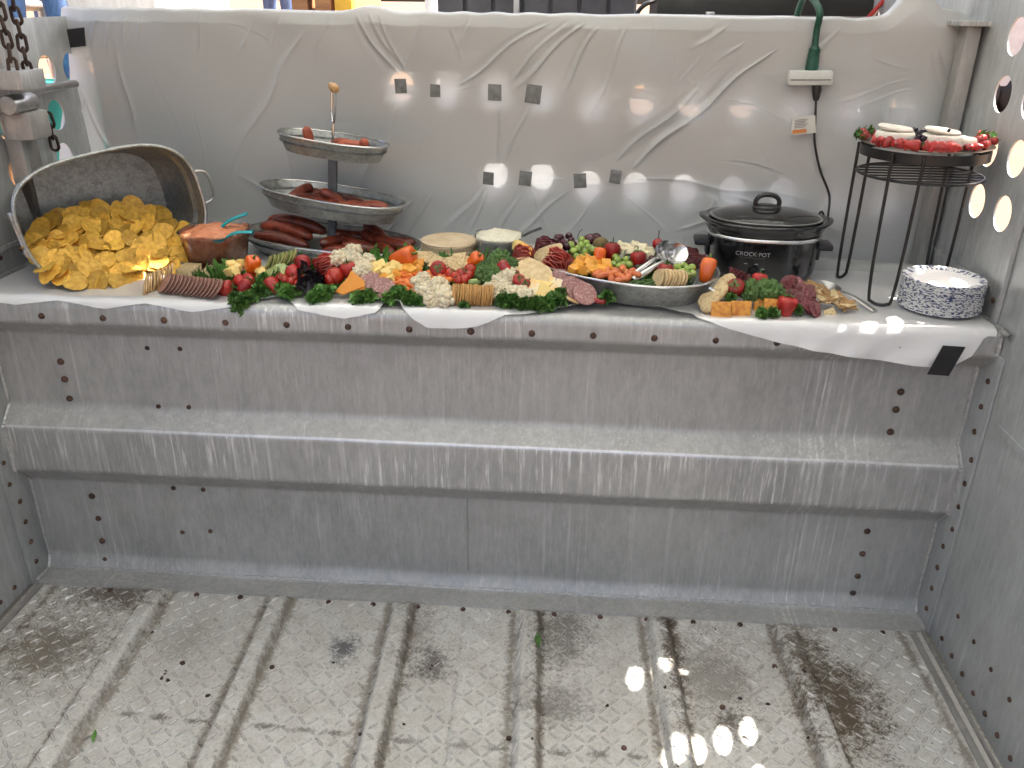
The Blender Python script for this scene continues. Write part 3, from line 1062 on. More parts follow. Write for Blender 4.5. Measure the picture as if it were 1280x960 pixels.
le = edge([(78, 12), (82, 35), (90, 60), (93, 85), (93, 106), (85, 130), (79, 165), (78, 205), (95, 260), (100, 300)])
re_ = edge([(1222, 25), (1222, 80), (1220, 105), (1206, 130), (1198, 160), (1192, 230), (1178, 300), (1165, 330)])
NX = 800
rows = []     # (kind, z or offset)
for k in range(8):
    rows.append(('b', 1.33 + (1.468 - 1.33) * k / 8))
for k in range(5):
    rows.append(('t', k / 4))
for k in range(1, 301):
    rows.append(('f', 1.474 + (HS + 0.010 - 1.474) * k / 300))
for k in range(1, 13):
    rows.append(('p', k / 12))
t = np.linspace(0, 1, NX)
P = []
for kind, q in rows:
    z = q if kind in 'bf' else (1.478 if kind == 't' else HS + 0.008)
    xl, xr = np.interp(z, *le), np.interp(z, *re_)
    X = xl + (xr - xl) * t
    if kind == 'b':
        Y = by(X) + 0.050 + 0.006 * np.sin(X * 17)
        Z = np.full(NX, q)
    elif kind == 't':
        Y = by(X) + 0.048 - 0.054 * q
        Z = 1.474 + 0.006 * math.sin(PI * q) + 0 * X
    elif kind == 'f':
        Z = np.full(NX, q)
        d = sheet_d(X, Z)
        ease = min(1.0, (1.474 - q) / 0.03)
        Y = by(X) - 0.006 - d * ease
    else:
        d = sheet_d(X, np.full(NX, HS + 0.01))
        Y = by(X) - 0.006 - d - 0.10 * q - 0.012 * q * np.sin(X * 9)
        Z = HS + 0.010 + (0.010 * np.sin(PI * q) * (0.6 + 0.6 * np.sin(X * 31 + 4 * np.sin(X * 7)))) - 0.004 * q
        Z = np.maximum(Z, HS + 0.003)
    # tufts where the sheet is bunched over the top
    if kind in 'bt' or (kind == 'f' and q > 1.40):
        k_ = 1.0 if kind in 'bt' else max(0.0, (q - 1.40) / 0.074)
        Z = Z + k_ * (0.0016 * np.sin(X * 41 + 5 * np.sin(X * 6)) + 0.012 * np.exp(-((X + 0.33) / .05) ** 2)
                      + 0.085 * np.exp(-((X - 1.085) / .045) ** 2) + 0.02 * np.exp(-((X - 1.17) / .05) ** 2))
    P.append([(float(a), float(b), float(c)) for a, b, c in zip(X, Y, Z)])
sh = MB().grid(P, flip=True).build('plastic_sheet', SHEET, smooth=180)
tag(sh, 'wrinkled white plastic sheet draped over the gate behind the food', 'plastic sheet')

for (u, v, s), p in zip(TAPES, tp_):
    w = s * 2.35 / F_PX
    d = float(sheet_d(np.array([p.x]), np.array([p.z]))[0])
    tm = MB().box((0, 0, 0), (w, 0.0012, w * 1.15), bev=0.0004).jitter(0.0015, 40, u)
    o = tm.build('tape_patch', GREY_TAPE)
    o.location = (p.x, by(p.x) - 0.006 - d - 0.003, p.z)
    o.rotation_euler = (0, R(random.uniform(-8, 8)), ang)
    tag(o, 'small square of dark tape stuck on the white plastic sheet', 'tape', 'dark tape squares on the plastic sheet')


def strip(name, corners, label, m=BLACK_TAPE, n=6):
    """thin tape strip through four world corners"""
    a, b, c, d = [Vector(q) for q in corners]
    nn = (b - a).cross(d - a).normalized()
    Pf = [[a.lerp(b, i / n).lerp(d.lerp(c, i / n), j / n) for i in range(n + 1)] for j in range(n + 1)]
    mb = MB().grid(Pf)
    mb.grid([[q + nn * 0.0012 for q in r] for r in Pf], flip=True)
    o = mb.build(name, m)
    tag(o, label, 'tape')
    return o


q = [bp(u, v) + Vector((0, -0.021, 0)) for u, v in ((83, 37), (110, 34), (112, 57), (87, 60))]
strip('tape_strip', q, 'black tape strip holding the top left corner of the plastic sheet')
q = [bp(u, v) + Vector((0, -0.022, 0)) for u, v in ((1198, 121), (1208, 120), (1205, 146), (1195, 147))]
strip('tape_strip', q, 'narrow black tape strip on the sheet edge beside the right-hand holed wall')

# ------------------------------------------------------------------ tablecloth on the shelf
EDGE = [(-40, 372), (20, 378), (70, 374), (130, 383), (180, 378), (240, 387), (290, 382), (335, 374), (350, 371), (372, 386), (430, 395), (470, 389), (488, 381), (500, 384),
        (516, 396), (534, 406), (562, 407), (596, 405), (612, 399), (632, 392), (660, 391), (700, 389), (742, 384), (765, 380), (785, 380), (806, 386), (850, 394), (900, 405),
        (960, 421), (1030, 436), (1090, 446), (1140, 452), (1185, 455), (1215, 440), (1232, 418)]
ex, ed = [], []
for u, v in EDGE:
    p = onz(u, v, HS + 0.004)
    if p.y < -0.066:
        q = ony(u, v, -0.070)
        ex.append(q.x)
        ed.append(-0.066 - (HS - q.z))
    else:
        ex.append(p.x)
        ed.append(p.y)
o_ = np.argsort(ex)
ex, ed = np.array(ex)[o_], np.array(ed)[o_]
P = []
NXL, NYL = 260, 70
for i in range(NXL + 1):
    x = -1.20 + 2.41 * i / NXL
    e = float(np.interp(x, ex, ed))
    row = []
    for j in range(NYL + 1):
        k = j / NYL
        y = (by(x) - 0.03) * (1 - k) + e * k
        wr = 0.0035 * noise.noise(Vector((x * 5, y * 5, 1))) + 0.002 * noise.noise(Vector((x * 16, y * 16, 4)))
        lift = 0.010 * max(0, (k - 0.85) / 0.15) ** 2 * (0.5 + 0.7 * math.sin(x * 21 + 2 * math.sin(x * 8)))
        z = HS + 0.0045 + max(0, wr + 0.0022) * 0.8
        yy = y
        if y < -0.05:
            over = -0.05 - y
            if over < 0.024:
                a = over / 0.024 * PI / 2
                yy, z = -0.05 - 0.0185 * math.sin(a), HS + 0.0045 - 0.0185 * (1 - math.cos(a)) + max(0, wr) * .5
            else:
                yy = -0.0705 - min(1, (over - .024) / .05) * (0.008 * (0.5 + 0.5 * math.sin(x * 17 + 1)) + 0.004 * (1 + math.sin(x * 58 + over * 40 + 3 * math.sin(x * 9))))
                z = HS - 0.014 - (over - 0.024)
        elif e > -0.05:
            z += max(0, lift)
        row.append((x, yy, z))
    P.append(row)
ln = MB().grid(P, flip=True).build('tablecloth', LINER, smooth=180)
tag(ln, 'white plastic tablecloth spread along the shelf under the food', 'tablecloth')
q = [ony(u, v, -0.094) for u, v in ((1179, 432), (1207, 434), (1186, 470), (1159, 468))]
strip('tape_strip', q, 'black tape strip fixing the tablecloth corner to the shelf front')

# ------------------------------------------------------------------ posts and fittings at the ends of the shelf
post = thing('gate_post', (1.19, 0.40, HS), 'grey aluminium corner post with capped top beside the holed wall', 'post')
pz = 0.62
mb = MB()
mb.box((0.012, 0, pz / 2), (0.035, 0.05, pz), bev=0.003)
mb.build('upright', ALU_POST, post)
mb = MB()
mb.box((0.010, -0.004, pz + 0.006), (0.085, 0.085, 0.012), bev=0.002)
mb.box((0.045, -0.03, pz - 0.06), (0.012, 0.03, 0.12), bev=0.002)
mb.build('cap_plate', ALU_LIP, post)

lp = thing('hinge_post', (-XW + 0.02, 0.275, HS), 'grey aluminium hinge post on the left holed wall beside the tub', 'post')
MB().box((0.0, 0, 0.75), (0.036, 0.085, 1.5), bev=0.004).build('upright', ALU_POST, lp)
MB().box((0.021, -0.035, 0.75), (0.012, 0.016, 1.48), bev=0.002).build('flange', ALU_LIP, lp)
MB().box((0.055, -0.055, 0.475), (0.10, 0.10, 0.045), bev=0.004).build('bracket', ALU_LIP, lp)
mb = MB().lathe([(0.022, -0.05), (0.024, -0.045), (0.024, 0.045), (0.022, 0.05)], 14, M=Matrix.Translation((0.045, -0.04, 0.415)) @ Matrix.Rotation(R(90), 4, 'X'))
mb.build('hinge_barrel', STEEL, lp)
mb = MB().box((0.04, -0.02, 0.36), (0.075, 0.09, 0.07), bev=0.012)
mb.build('latch_plate', ALU_POST, lp)
MB().tube([(0.004, 0.02, 0.435), (0.004, 0.30, 0.432)], 0.011, 10).build('slide_bar', STEEL, lp)


def chain(p0, n, label, lean=0.0):
    c = thing('chain', p0, label, 'chain', 'rusty chains by the left hinge post')
    lk = []
    for i in range(14):
        a = 2 * PI * i / 14
        x, z = 0.0095 * math.cos(a), 0.0095 * math.sin(a)
        z += 0.0105 * (1 if z > 1e-6 else -1)
        lk.append((x, 0, z))
    me = MB().tube(lk, 0.0042, 7, close=True).mesh('link', CHAIN, 60)
    for k in range(n):
        link('link', me, c, (lean * k, 0, -0.031 * k), (random.uniform(-.12, .12), random.uniform(-.1, .1), (PI / 2 if k % 2 else 0) + .5))
    return c


pch = onx(16, 0, -1.12)
chain((pch.x, pch.y, pch.z + 0.40), 19, 'rusty steel chain hanging above the hinge bracket on the left wall')
pch = onx(4, 30, -1.13)
chain((pch.x, pch.y, pch.z + 0.40), 17, 'rusty steel chain hanging above the hinge bracket on the left wall')
pch = onx(70, 178, -1.20)
chain((pch.x - .006, pch.y, pch.z + 0.06), 3, 'short loop of rusty chain poking through a hole behind the tub')

# ------------------------------------------------------------------ what shows beyond the barrier
fb = thing('flatbed_trailer', (-1.0, 6.6, -0.5), 'wooden flatbed trailer behind the gate with people standing on it', 'trailer')
for k in range(12):
    MB().box((0, -1.1 + k * 0.2, 1.33), (7.0, 0.185, 0.045), bev=0.004).build('deck_plank', PALLET, fb)
MB().box((0, 0, 1.25), (6.9, 0.9, 0.11), bev=0.01).build('chassis', GRILL_BLACK, fb)
for x in (-2.0, -1.1):
    for y in (-0.85, 0.85):
        w = MB().lathe([(0.2, -0.11), (0.40, -0.11), (0.45, -0.07), (0.45, 0.07), (0.40, 0.11), (0.2, 0.11)], 24,
                       M=Matrix.Translation((x, y, 0.45)) @ Matrix.Rotation(R(90), 4, 'X')).build('tyre', GRILL_BLACK, fb)
        MB().lathe([(0.2, -0.112), (0.21, 0.0), (0.2, 0.112)], 20, M=Matrix.Translation((x, y, 0.45)) @ Matrix.Rotation(R(90), 4, 'X')).build('rim', STEEL, fb)
MB().box((2.5, 0, 0.6), (0.12, 0.12, 1.2), bev=0.01).build('landing_leg', GRILL_BLACK, fb)


def person(loc, rz, shirt, label, arms=0.15):
    o = thing('person', loc, label, 'person', rot=(0, 0, rz))
    J = {'pel': (0, 0, .98), 'wst': (0, 0, 1.12), 'chs': (0, -.01, 1.34), 'nck': (0, 0, 1.50), 'hd0': (0, .01, 1.60), 'hd1': (0, 0, 1.72)}
    V, E_, Rd = [], [], []

    def add(p, r):
        V.append(p)
        Rd.append(r)
        return len(V) - 1
    pel = add(J['pel'], (.155, .115))
    w = add(J['wst'], (.135, .10))
    c = add(J['chs'], (.165, .115))
    n_ = add(J['nck'], (.058, .058))
    h0 = add(J['hd0'], (.078, .090))
    h1 = add(J['hd1'], (.075, .092))
    E_ += [(pel, w), (w, c), (c, n_), (n_, h0), (h0, h1)]
    for s in (-1, 1):
        hp = add((s * .095, 0, .90), (.092, .098))
        kn = add((s * .115, -.02, .50), (.062, .066))
        an = add((s * .125, .01, .10), (.048, .055))
        ft = add((s * .14, -.15, .04), (.042, .038))
        E_ += [(pel, hp), (hp, kn), (kn, an), (an, ft)]
        shd = add((s * .175, 0, 1.42), (.062, .062))
        el = add((s * (.21 + arms * .4), .02, 1.14), (.043, .045))
        wr = add((s * (.20 + arms * .3), -.10, .92), (.030, .034))
        hn = add((s * (.19 + arms * .3), -.13, .83), (.026, .040))
        E_ += [(c, shd), (shd, el), (el, wr), (wr, hn)]
    me = bpy.data.meshes.new('body')
    me.from_pydata(V, E_, [])
    tmp = bpy.data.objects.new('tmp', me)
    col.objects.link(tmp)
    md = tmp.modifiers.new('s', 'SKIN')
    for i, sv in enumerate(me.skin_vertices[0].data):
        sv.radius = Rd[i]
        sv.use_root = (i == 0)
    tmp.modifiers.new('u', 'SUBSURF').levels = 2
    dg = bpy.context.evaluated_depsgraph_get()
    bm_ = bpy.data.meshes.new_from_object(tmp.evaluated_get(dg))
    bpy.data.objects.remove(tmp)
    bm_.materials.clear()
    for m_ in (DENIM, shirt, SKIN, GRILL_BLACK):
        bm_.materials.append(m_)
    for pl in bm_.polygons:
        z, x = pl.center.z, abs(pl.center.x)
        k = 0 if z < 1.02 and x < .20 else (2 if z > 1.475 else 1)
        if x > .185 and z < 1.18:
            k = 2
        if z < .07:
            k = 3
        pl.material_index = k
        pl.use_smooth = True
    link('body', bm_, o)
    MB().ball((0, .012, 1.735), (.086, .105, .075), 16, 10).jitter(.008, 18).build('hair', HAIR, o, 180)
    MB().ball((0, -.098, 1.655), (.012, .016, .018), 8, 6).build('nose', SKIN, o, 180)
    for s in (-1, 1):
        MB().ball((s * .03, -.088, 1.685), (.010, .006, .006), 8, 6).build('eye', RIND, o, 180)
        MB().ball((s * .078, .0, 1.665), (.010, .018, .028), 8, 6).build('ear', SKIN, o, 180)
    return o


SH = [mat('grey_shirt', (0.30, 0.30, 0.31), (0.24, 0.24, 0.25), 0.85), mat('pale_shirt', (0.55, 0.52, 0.48), (0.48, 0.45, 0.42), 0.85),
      mat('plaid_shirt', (0.25, 0.06, 0.05), (0.10, 0.08, 0.10), 0.85, scale=18), mat('blue_shirt', (0.10, 0.16, 0.26), (0.08, 0.12, 0.2), 0.85)]
for u, y, rz, k, lab in ((247, 6.3, .3, 0, 'person in blue jeans and grey shirt standing on the flatbed'),
                         (349, 7.2, -.4, 1, 'person in blue jeans and pale shirt standing at the back of the flatbed')):
    p = ony(u, 4, y)
    person((p.x, y, 0.8515), rz, SH[k], lab)
# people beside the trailer, seen through the slot in the left wall; they stand on a ramp
rp = thing('loading_ramp', (-3.5, 3.2, -0.5), 'low wooden loading platform outside the left wall with people on it', 'platform')
for k in range(8):
    MB().box((-0.9 + k * 0.26, 0, 1.33), (0.245, 2.2, 0.045), bev=0.004).build('plank', PALLET, rp)
for x in (-0.9, 0.9):
    for y in (-1.0, 1.0):
        MB().box((x, y, 0.655), (0.12, 0.12, 1.31), bev=0.006).build('leg', PALLET, rp)
for u, y, rz, k, lab in ((43, 2.95, .5, 2, 'person in blue jeans and plaid shirt standing on the platform'),
                         (70, 3.6, -.5, 3, 'person in blue jeans and blue shirt standing on the platform')):
    p = ony(u, 6, y)
    person((p.x, y, 0.8515), rz, SH[k], lab)

# dark ribbed cabinet, black grill, pallets, pole behind the gate
a, b = ony(545, 5, 2.8), ony(797, 5, 2.8)
cw = b.x - a.x
cab = thing('storage_cabinet', ((a.x + b.x) / 2, 3.1, -0.5), 'charcoal ribbed storage cabinet standing behind the gate', 'cabinet')
MB().box((0, 0, 1.25), (cw, 0.5, 2.5), bev=0.01).build('carcass', CHARCOAL, cab)
nr = 7
for k in range(nr):
    MB().box((-cw / 2 + cw * (k + .5) / nr, -0.262, 1.25), (cw / nr - 0.02, 0.024, 2.4), bev=0.006).build('front_rib', CHARCOAL, cab)
MB().box((-0.1, -0.285, 1.95), (0.03, 0.03, 0.16), bev=0.004).build('handle', STEEL, cab)
a, b = ony(822, 5, 1.25), ony(1100, 5, 1.25)
gw = b.x - a.x
gr = thing('black_grill', ((a.x + b.x) / 2, 1.42, HS), 'black barbecue grill with side latch standing on the deck behind the gate', 'grill')
MB().box((0, 0.0, 0.47), (gw, 0.34, 0.28), bev=0.015).build('firebox', GRILL_BLACK, gr)
MB().lathe([(0.17, -gw / 2), (0.172, -gw / 2 + .01), (0.172, gw / 2 - .01), (0.17, gw / 2)], 24,
           M=Matrix.Translation((0, 0, 0.62)) @ Matrix.Rotation(R(90), 4, 'Y')).build('lid', GRILL_BLACK, gr)
MB().tube([(-gw * .3, -0.19, 0.70), (-gw * .3, -0.235, 0.70), (gw * .3, -0.235, 0.70), (gw * .3, -0.19, 0.70)], 0.011, 8).build('lid_handle', STEEL, gr)
MB().box((0, -0.176, 0.617), (gw, 0.012, 0.018), bev=0.002).build('lid_seam', STEEL, gr)
MB().box((-gw * .26, -0.185, 0.605), (0.03, 0.02, 0.06), bev=0.004).build('latch', STEEL, gr)
for x in (-gw / 2 + .06, gw / 2 - .06):
    for y in (-.13, .13):
        MB().box((x, y, 0.165), (0.03, 0.03, 0.335), bev=0.003).build('leg', GRILL_BLACK, gr)
pz0, pz1 = ony(1088, 22, 1.15), ony(1112, -6, 1.15)
st_ = MB().tube([(pz0.x - .04, 1.19, HS), (pz0.x, 1.17, pz0.z), (pz1.x, 1.16, pz1.z), (pz1.x + .10, 1.20, 1.72), (pz1.x + .12, 1.24, 1.80)], 0.008, 8).build('red_strap', RED_STRAP)
tag(st_, 'red strap leaning beside the black grill behind the gate', 'strap')
cp = smooth_path([ony(793, 30, 1.0), ony(797, 16, 1.0), ony(806, 6, 1.0), ony(822, -2, 1.05), ony(850, -25, 1.2)], 6)
tag(MB().tube(cp, 0.007, 8).build('black_hose', POT_PLASTIC), 'black hose looping up behind the gate beside the grill', 'hose')
a, b = ony(374, 4, 3.4), ony(452, 4, 3.4)
pw = b.x - a.x
pl_ = thing('pallet_stack', ((a.x + b.x) / 2, 3.6, -0.5), 'tall stack of brown wooden pallets behind the gate', 'pallets')
for k in range(14):
    pp = MB()
    for j in range(4):
        pp.box((0, -0.3 + j * .2, k * 0.148 + 0.13), (pw, 0.12, 0.022))
    for j in (-1, 0, 1):
        pp.box((j * (pw / 2 - .05), 0, k * 0.148 + 0.065), (0.09, 0.72, 0.105))
    pp.build('pallet', PALLET, pl_)
a = ony(426, 7, 3.1)
MB().box((a.x - pl_.location.x, -0.42, 1.0), (0.10, 0.06, 2.0), bev=0.01).build('yellow_brace', YELLOW, pl_)
a = ony(537, 5, 2.4)
po = thing('white_pole', (a.x, 2.45, -0.5), 'white painted pole standing behind the gate beside the cabinet', 'pole')
MB().lathe([(0.032, 0), (0.03, 0.02), (0.03, 2.9), (0.02, 2.93), (0.0, 2.94)], 16).build('shaft', WHITE_PAINT, po)
MB().box((0, 0, 0.01), (0.2, 0.2, 0.02), bev=0.003).build('foot_plate', WHITE_PAINT, po)
# outside the left wall: pipe fence, faded red bin and teal drum
fe = thing('pipe_fence', (-2.9, 1.6, -0.5), 'galvanised pipe rail fence outside the left wall', 'fence')
for z in (0.5, 0.9, 1.3, 1.7, 1.95):
    MB().tube([(-0.3, -1.6, z), (0.1, 1.6, z)], 0.03, 10).build('rail', STEEL, fe)
for k in range(3):
    MB().tube([(-0.3 + .2 * k, -1.55 + 1.55 * k, 0), (-0.3 + .2 * k, -1.55 + 1.55 * k, 2.0)], 0.035, 10).build('fence_post', STEEL, fe)
bn = thing('red_bin', (-5.0, 3.2, -0.5), 'faded red bin with white lid outside the left wall', 'bin')
MB().lathe([(0.55, 0), (0.62, 0.02), (0.72, 1.5), (0.70, 1.52)], 28, sup=5).build('body', PINK_PAINT, bn)
MB().lathe([(0.74, 1.52), (0.76, 1.54), (0.76, 1.6), (0.70, 1.66), (0.0, 1.70)], 28, sup=5).build('lid', WHITE_PAINT, bn)
dr = thing('teal_drum', (-2.55, 2.6, -0.5), 'teal painted drum standing outside the left wall', 'drum')
MB().lathe([(0.29, 0), (0.30, 0.02), (0.29, 0.5), (0.305, 0.53), (0.29, 0.56), (0.29, 1.0), (0.305, 1.03), (0.29, 1.06), (0.29, 1.55), (0.30, 1.58), (0.27, 1.58), (0.27, 1.56)], 28).build('barrel', TEAL_PAINT, dr)
MB().lathe([(0.27, 1.562), (0.05, 1.57), (0.05, 1.59), (0.0, 1.59)], 20).build('bung_lid', TEAL_PAINT, dr)
# pale neighbouring trailer far to the right
nt = thing('box_trailer', (9.0, 16, -0.5), 'white box trailer parked beyond the right wall', 'trailer')
MB().box((0, 0, 2.1), (7, 2.5, 2.9), bev=0.03).build('box_body', WHITE_PAINT, nt)
for x in (-1.5, -0.5):
    MB().lathe([(0.2, -0.12), (0.45, -0.12), (0.5, -0.08), (0.5, 0.08), (0.45, 0.12), (0.2, 0.12)], 24, M=Matrix.Translation((x, -1.15, 0.5)) @ Matrix.Rotation(R(90), 4, 'X')).build('wheel', GRILL_BLACK, nt)
MB().box((0, -1.2, 0.62), (6.9, 0.06, 0.12), bev=0.01).build('side_rail', GRILL_BLACK, nt)

# ------------------------------------------------------------------ galvanised tub lying on its side, chips spilling out
def sup_ring(a, b, z, n=64, e=3.0):
    r = []
    for j in range(n):
        q = 2 * PI * j / n
        c, s = math.cos(q), math.sin(q)
        r.append((a * math.copysign(abs(c) ** (2 / e), c), b * math.copysign(abs(s) ** (2 / e), s), z))
    return r


def tub_mesh(a, b, D, ta, tb_, beads=(0.72, 0.78), wall=0.0018, e=3.0):
    """tapered oblong tub, base at z=0, rim at z=D; ta, tb = base fraction of rim"""
    mb = MB()
    prof = []
    zs = [0.0] + [0.02 * min(1, D / .06) + (D - 0.02 * min(1, D / .06)) * k / 60 for k in range(61)]
    outer, inner = [], []
    for z in zs:
        k = z / D
        fa, fb = ta + (1 - ta) * k, tb_ + (1 - tb_) * k
        bump = sum(0.0045 * math.exp(-((k - q) / 0.014) ** 2) for q in beads)
        outer.append(sup_ring(a * fa + bump, b * fb + bump, z, e=e))
        inner.append(sup_ring(a * fa + bump - wall, b * fb + bump - wall, z + (0.008 if z == 0 else 0), e=e))
    rings = outer + inner[::-1]
    mb.loft(rings, True, (True, True))
    return mb


def rim_tube(a, b, z, r, e=3.0, n=64):
    return MB().tube(sup_ring(a, b, z, n, e), r, 8, close=True)


phi, tau, rl = R(41.15), 0.11, R(8.07)
z_ = Vector((math.sin(phi) * math.cos(tau), -math.cos(phi) * math.cos(tau), math.sin(tau)))
x_ = Vector((math.cos(phi), math.sin(phi), 0))
y_ = z_.cross(x_)
x2 = x_ * math.cos(rl) + y_ * math.sin(rl)
y2 = y_ * math.cos(rl) - x_ * math.sin(rl)
TD = 0.26
rimc = Vector((-0.9155, 0.1476, 1.008))
tbase = rimc - z_ * TD
Mt = Matrix((x2, y2, z_)).transposed().to_4x4()
Mt.translation = tbase
tub = thing('galvanised_tub', tbase, 'large oval galvanised tub tipped on its side spilling chips', 'tub')
tub.rotation_euler = Mt.to_euler()
TA, TB = 0.2233, 0.150
tub_mesh(TA, TB, TD, .86, .86, (0.74, 0.80)).build('shell', GALV, tub, 50)
rim_tube(TA, TB, TD, 0.0045).build('rolled_rim', GALV, tub)
rim_tube(TA * .86, TB * .86, 0.004, 0.004).build('base_ring', GALV, tub)
for s in (-1, 1):
    xh = s * (TA + 0.004)
    hp = smooth_path([(xh - s * .008, -.045, TD - .055), (xh + s * .004, -.045, TD - .05), (xh + s * .035, -.036, TD - .045), (xh + s * .042, 0, TD - .044),
                      (xh + s * .035, .036, TD - .045), (xh + s * .004, .045, TD - .05), (xh - s * .008, .045, TD - .055)], 5)
    if s < 0:      # the far handle has dropped back against the shell
        hp = [Vector((xh - s * .002 - (p.x - xh) * .12, p.y, TD - .05 - abs(p.x - xh) * 1.0)) for p in hp]
    MB().tube(hp, 0.004, 8).build('handle', STEEL, tub)
    for q in (-.045, .045):
        MB().box((xh - s * .006, q, TD - .055), (0.012, 0.022, 0.03), bev=0.003).build('handle_lug', STEEL, tub)

# chips
def chip_mesh(k):
    random.seed(100 + k)
    n, rr = 20, [0.0, .35, .7, 1.0]
    rad = 0.0275
    b1, b2 = random.uniform(-.3, .3), random.uniform(0, PI)
    bend = random.uniform(.04, .26)
    top = []
    for r in rr:
        ring = []
        for j in range(n):
            a = 2 * PI * j / n
            q = r * rad * (1 + .05 * math.sin(3 * a + b2) * r)
            x, y = q * math.cos(a), q * math.sin(a)
            xx = x * math.cos(b2) + y * math.sin(b2)
            yy = -x * math.sin(b2) + y * math.cos(b2)
            z = bend * (xx * xx) / rad + b1 * .5 * yy * yy / rad + .0012 * math.sin(9 * a + k) * r + .0008 * random.uniform(-1, 1)
            ring.append((x, y, z))
        top.append(ring)
    vs_ = [(0, 0, 0)] + [p for r in top[1:] for p in r]
    mb = MB()
    nb = len(vs_)
    vs2 = vs_ + [(p[0], p[1], p[2] - 0.0018) for p in vs_]
    fs = [(0, 1 + j, 1 + (j + 1) % n) for j in range(n)]
    for i in range(2):
        for j in range(n):
            l = (j + 1) % n
            fs.append((1 + i * n + j, 1 + (i + 1) * n + j, 1 + (i + 1) * n + l, 1 + i * n + l))
    fs2 = fs + [tuple(q + nb for q in f[::-1]) for f in fs]
    o = 1 + 2 * n
    for j in range(n):
        l = (j + 1) % n
        fs2.append((o + j, o + j + nb, o + l + nb, o + l))
    mb.add(vs2, fs2)
    return mb.mesh('tortilla_chip', CHIP, 50)


chip_me = [chip_mesh(k) for k in range(8)]
random.seed(11)
# pile surface: rises from the shelf in front of the tub to its back wall
fwd = Vector((z_.x, z_.y, 0)).normalized()
toe = onz(105, 362, HS + 0.006)


def chip_plane(u, v, lift=0.0):
    # z = HS + .015 + slope * distance behind the toe along the tub axis
    sl = 0.50
    n = Vector((fwd.x * sl, fwd.y * sl, 1.0))
    k = n.dot(Vector((toe.x, toe.y, HS + 0.016 + lift)))
    return onplane(u, v, n, k)


CH = []
ROWS = [(352, 88, 150, 5), (343, 66, 178, 8), (334, 52, 212, 10), (325, 42, 222, 10), (316, 34, 222, 11), (306, 34, 224, 11), (297, 40, 226, 10),
        (287, 46, 224, 10), (277, 60, 216, 9), (268, 82, 200, 7), (259, 112, 172, 4)]
for v, u0, u1, n in ROWS:
    for i in range(n):
        CH.append((u0 + (u1 - u0) * (i + .5 * ((v // 9) % 2)) / max(1, n - .5) + random.uniform(-5, 5), v + random.uniform(-4, 4)))
nchip = 0
for lay in (0, 1):
    for (u, v) in CH:
        if lay and (u < 60 or u > 205 or v > 345 or v < 280):
            continue
        p = chip_plane(u, v, -0.028 * lay + random.uniform(-.009, .008))
        p.z = max(p.z, HS + 0.010)
        # keep inside the tub shell when behind the rim
        q = Mt.inverted() @ p
        if q.z < TD and q.z > 0.0:
            f = .86 + .14 * q.z / TD
            lim = .90
            rr_ = (abs(q.x) / (TA * f - .016)) ** 3 + (abs(q.y) / (TB * f - .012)) ** 3
            if rr_ > 1:
                s_ = rr_ ** (-1 / 3)
                q.x *= s_
                q.y *= s_
                p = Mt @ q
        nrm = Vector((fwd.x * .5, fwd.y * .5, 1.0)).normalized()
        nrm = (nrm + Vector((random.uniform(-.75, .75), random.uniform(-.95, .2), random.uniform(-.25, .3)))).normalized()
        o = link('tortilla_chip', random.choice(chip_me), None, p, face(nrm, random.random() * 6.28), random.uniform(.92, 1.1))
        if v > 330 and u > 168:
            tag(o, 'round corn chip lying at the tub mouth beside the crackers', 'chip', 'chips beside the crackers')
        elif v > 340:
            tag(o, 'round corn chip spilled over the front lip of the tub', 'chip', 'chips spilled from the tub')
        else:
            tag(o, 'round yellow corn chip heaped inside the tipped tub', 'chip', 'chips heaped in the tub')
        nchip += 1

# ------------------------------------------------------------------ generic food meshes
def disc(name, r, t, mats, n=22, bev=.25, wob=0.0, seed=0, dome=0.0):
    b = t * bev
    mb = MB()
    mb.m = 0
    prof = [(r - b, 0), (r, b), (r, t - b), (r - b, t)]
    rings = []
    for q, z in prof:
        rings.append([(q * math.cos(a) * (1 + wob * math.sin(3 * a + seed)), q * math.sin(a) * (1 + wob * math.sin(2 * a + seed)), z - t / 2)
                      for a in [2 * PI * j / n for j in range(n)]])
    mb.loft(rings[:2], True, (True, False))
    two = isinstance(mats, (list, tuple)) and len(mats) > 1
    mb.m = 1 if two else 0
    mb.loft(rings[1:3], True, (False, False))
    mb.m = 0
    mb.loft(rings[2:], True, (False, True))
    return mb.mesh(name, mats, 40)


def box_me(name, s, m, bev, jit=0.0, seed=0):
    mb = MB().box((0, 0, 0), s, bev=bev)
    if jit:
        mb.jitter(jit, 30, seed)
    return mb.mesh(name, m, 40)


def slab(name, poly, t, m, bev=.0012, jit=0.0008):
    bm = bmesh.new()
    vs_ = [bm.verts.new((x, y, 0)) for x, y in poly]
    f = bm.faces.new(vs_)
    r = bmesh.ops.extrude_face_region(bm, geom=[f])
    for e in r['geom']:
        if isinstance(e, bmesh.types.BMVert):
            e.co.z += t
    bmesh.ops.recalc_face_normals(bm, faces=bm.faces)
    bmesh.ops.bevel(bm, geom=list(bm.edges), offset=bev, segments=1, affect='EDGES')
    mb = MB()
    bm.verts.index_update()
    mb.add([v.co for v in bm.verts], [[q.index for q in f.verts] for f in bm.faces])
    bm.free()
    mb.jitter(jit, 40)
    return mb.mesh(name, m, 40)


def capsule_me(name, L, r, m, bend=0.0, taper=0.0, n=12, k=14):
    pts, rr = [], []
    for i in range(k + 1):
        s = -1 + 2 * i / k
        pts.append((s * L / 2, 0, -bend * (s * s - .33)))
        e = max(0.0, 1 - abs(s) ** 5) ** .5 if abs(s) < 1 else 0
        rr.append(max(r * .08, r * e * (1 - taper * (s * .5 + .5))))
    return MB().tube(pts, rr, n).mesh(name, m, 60)


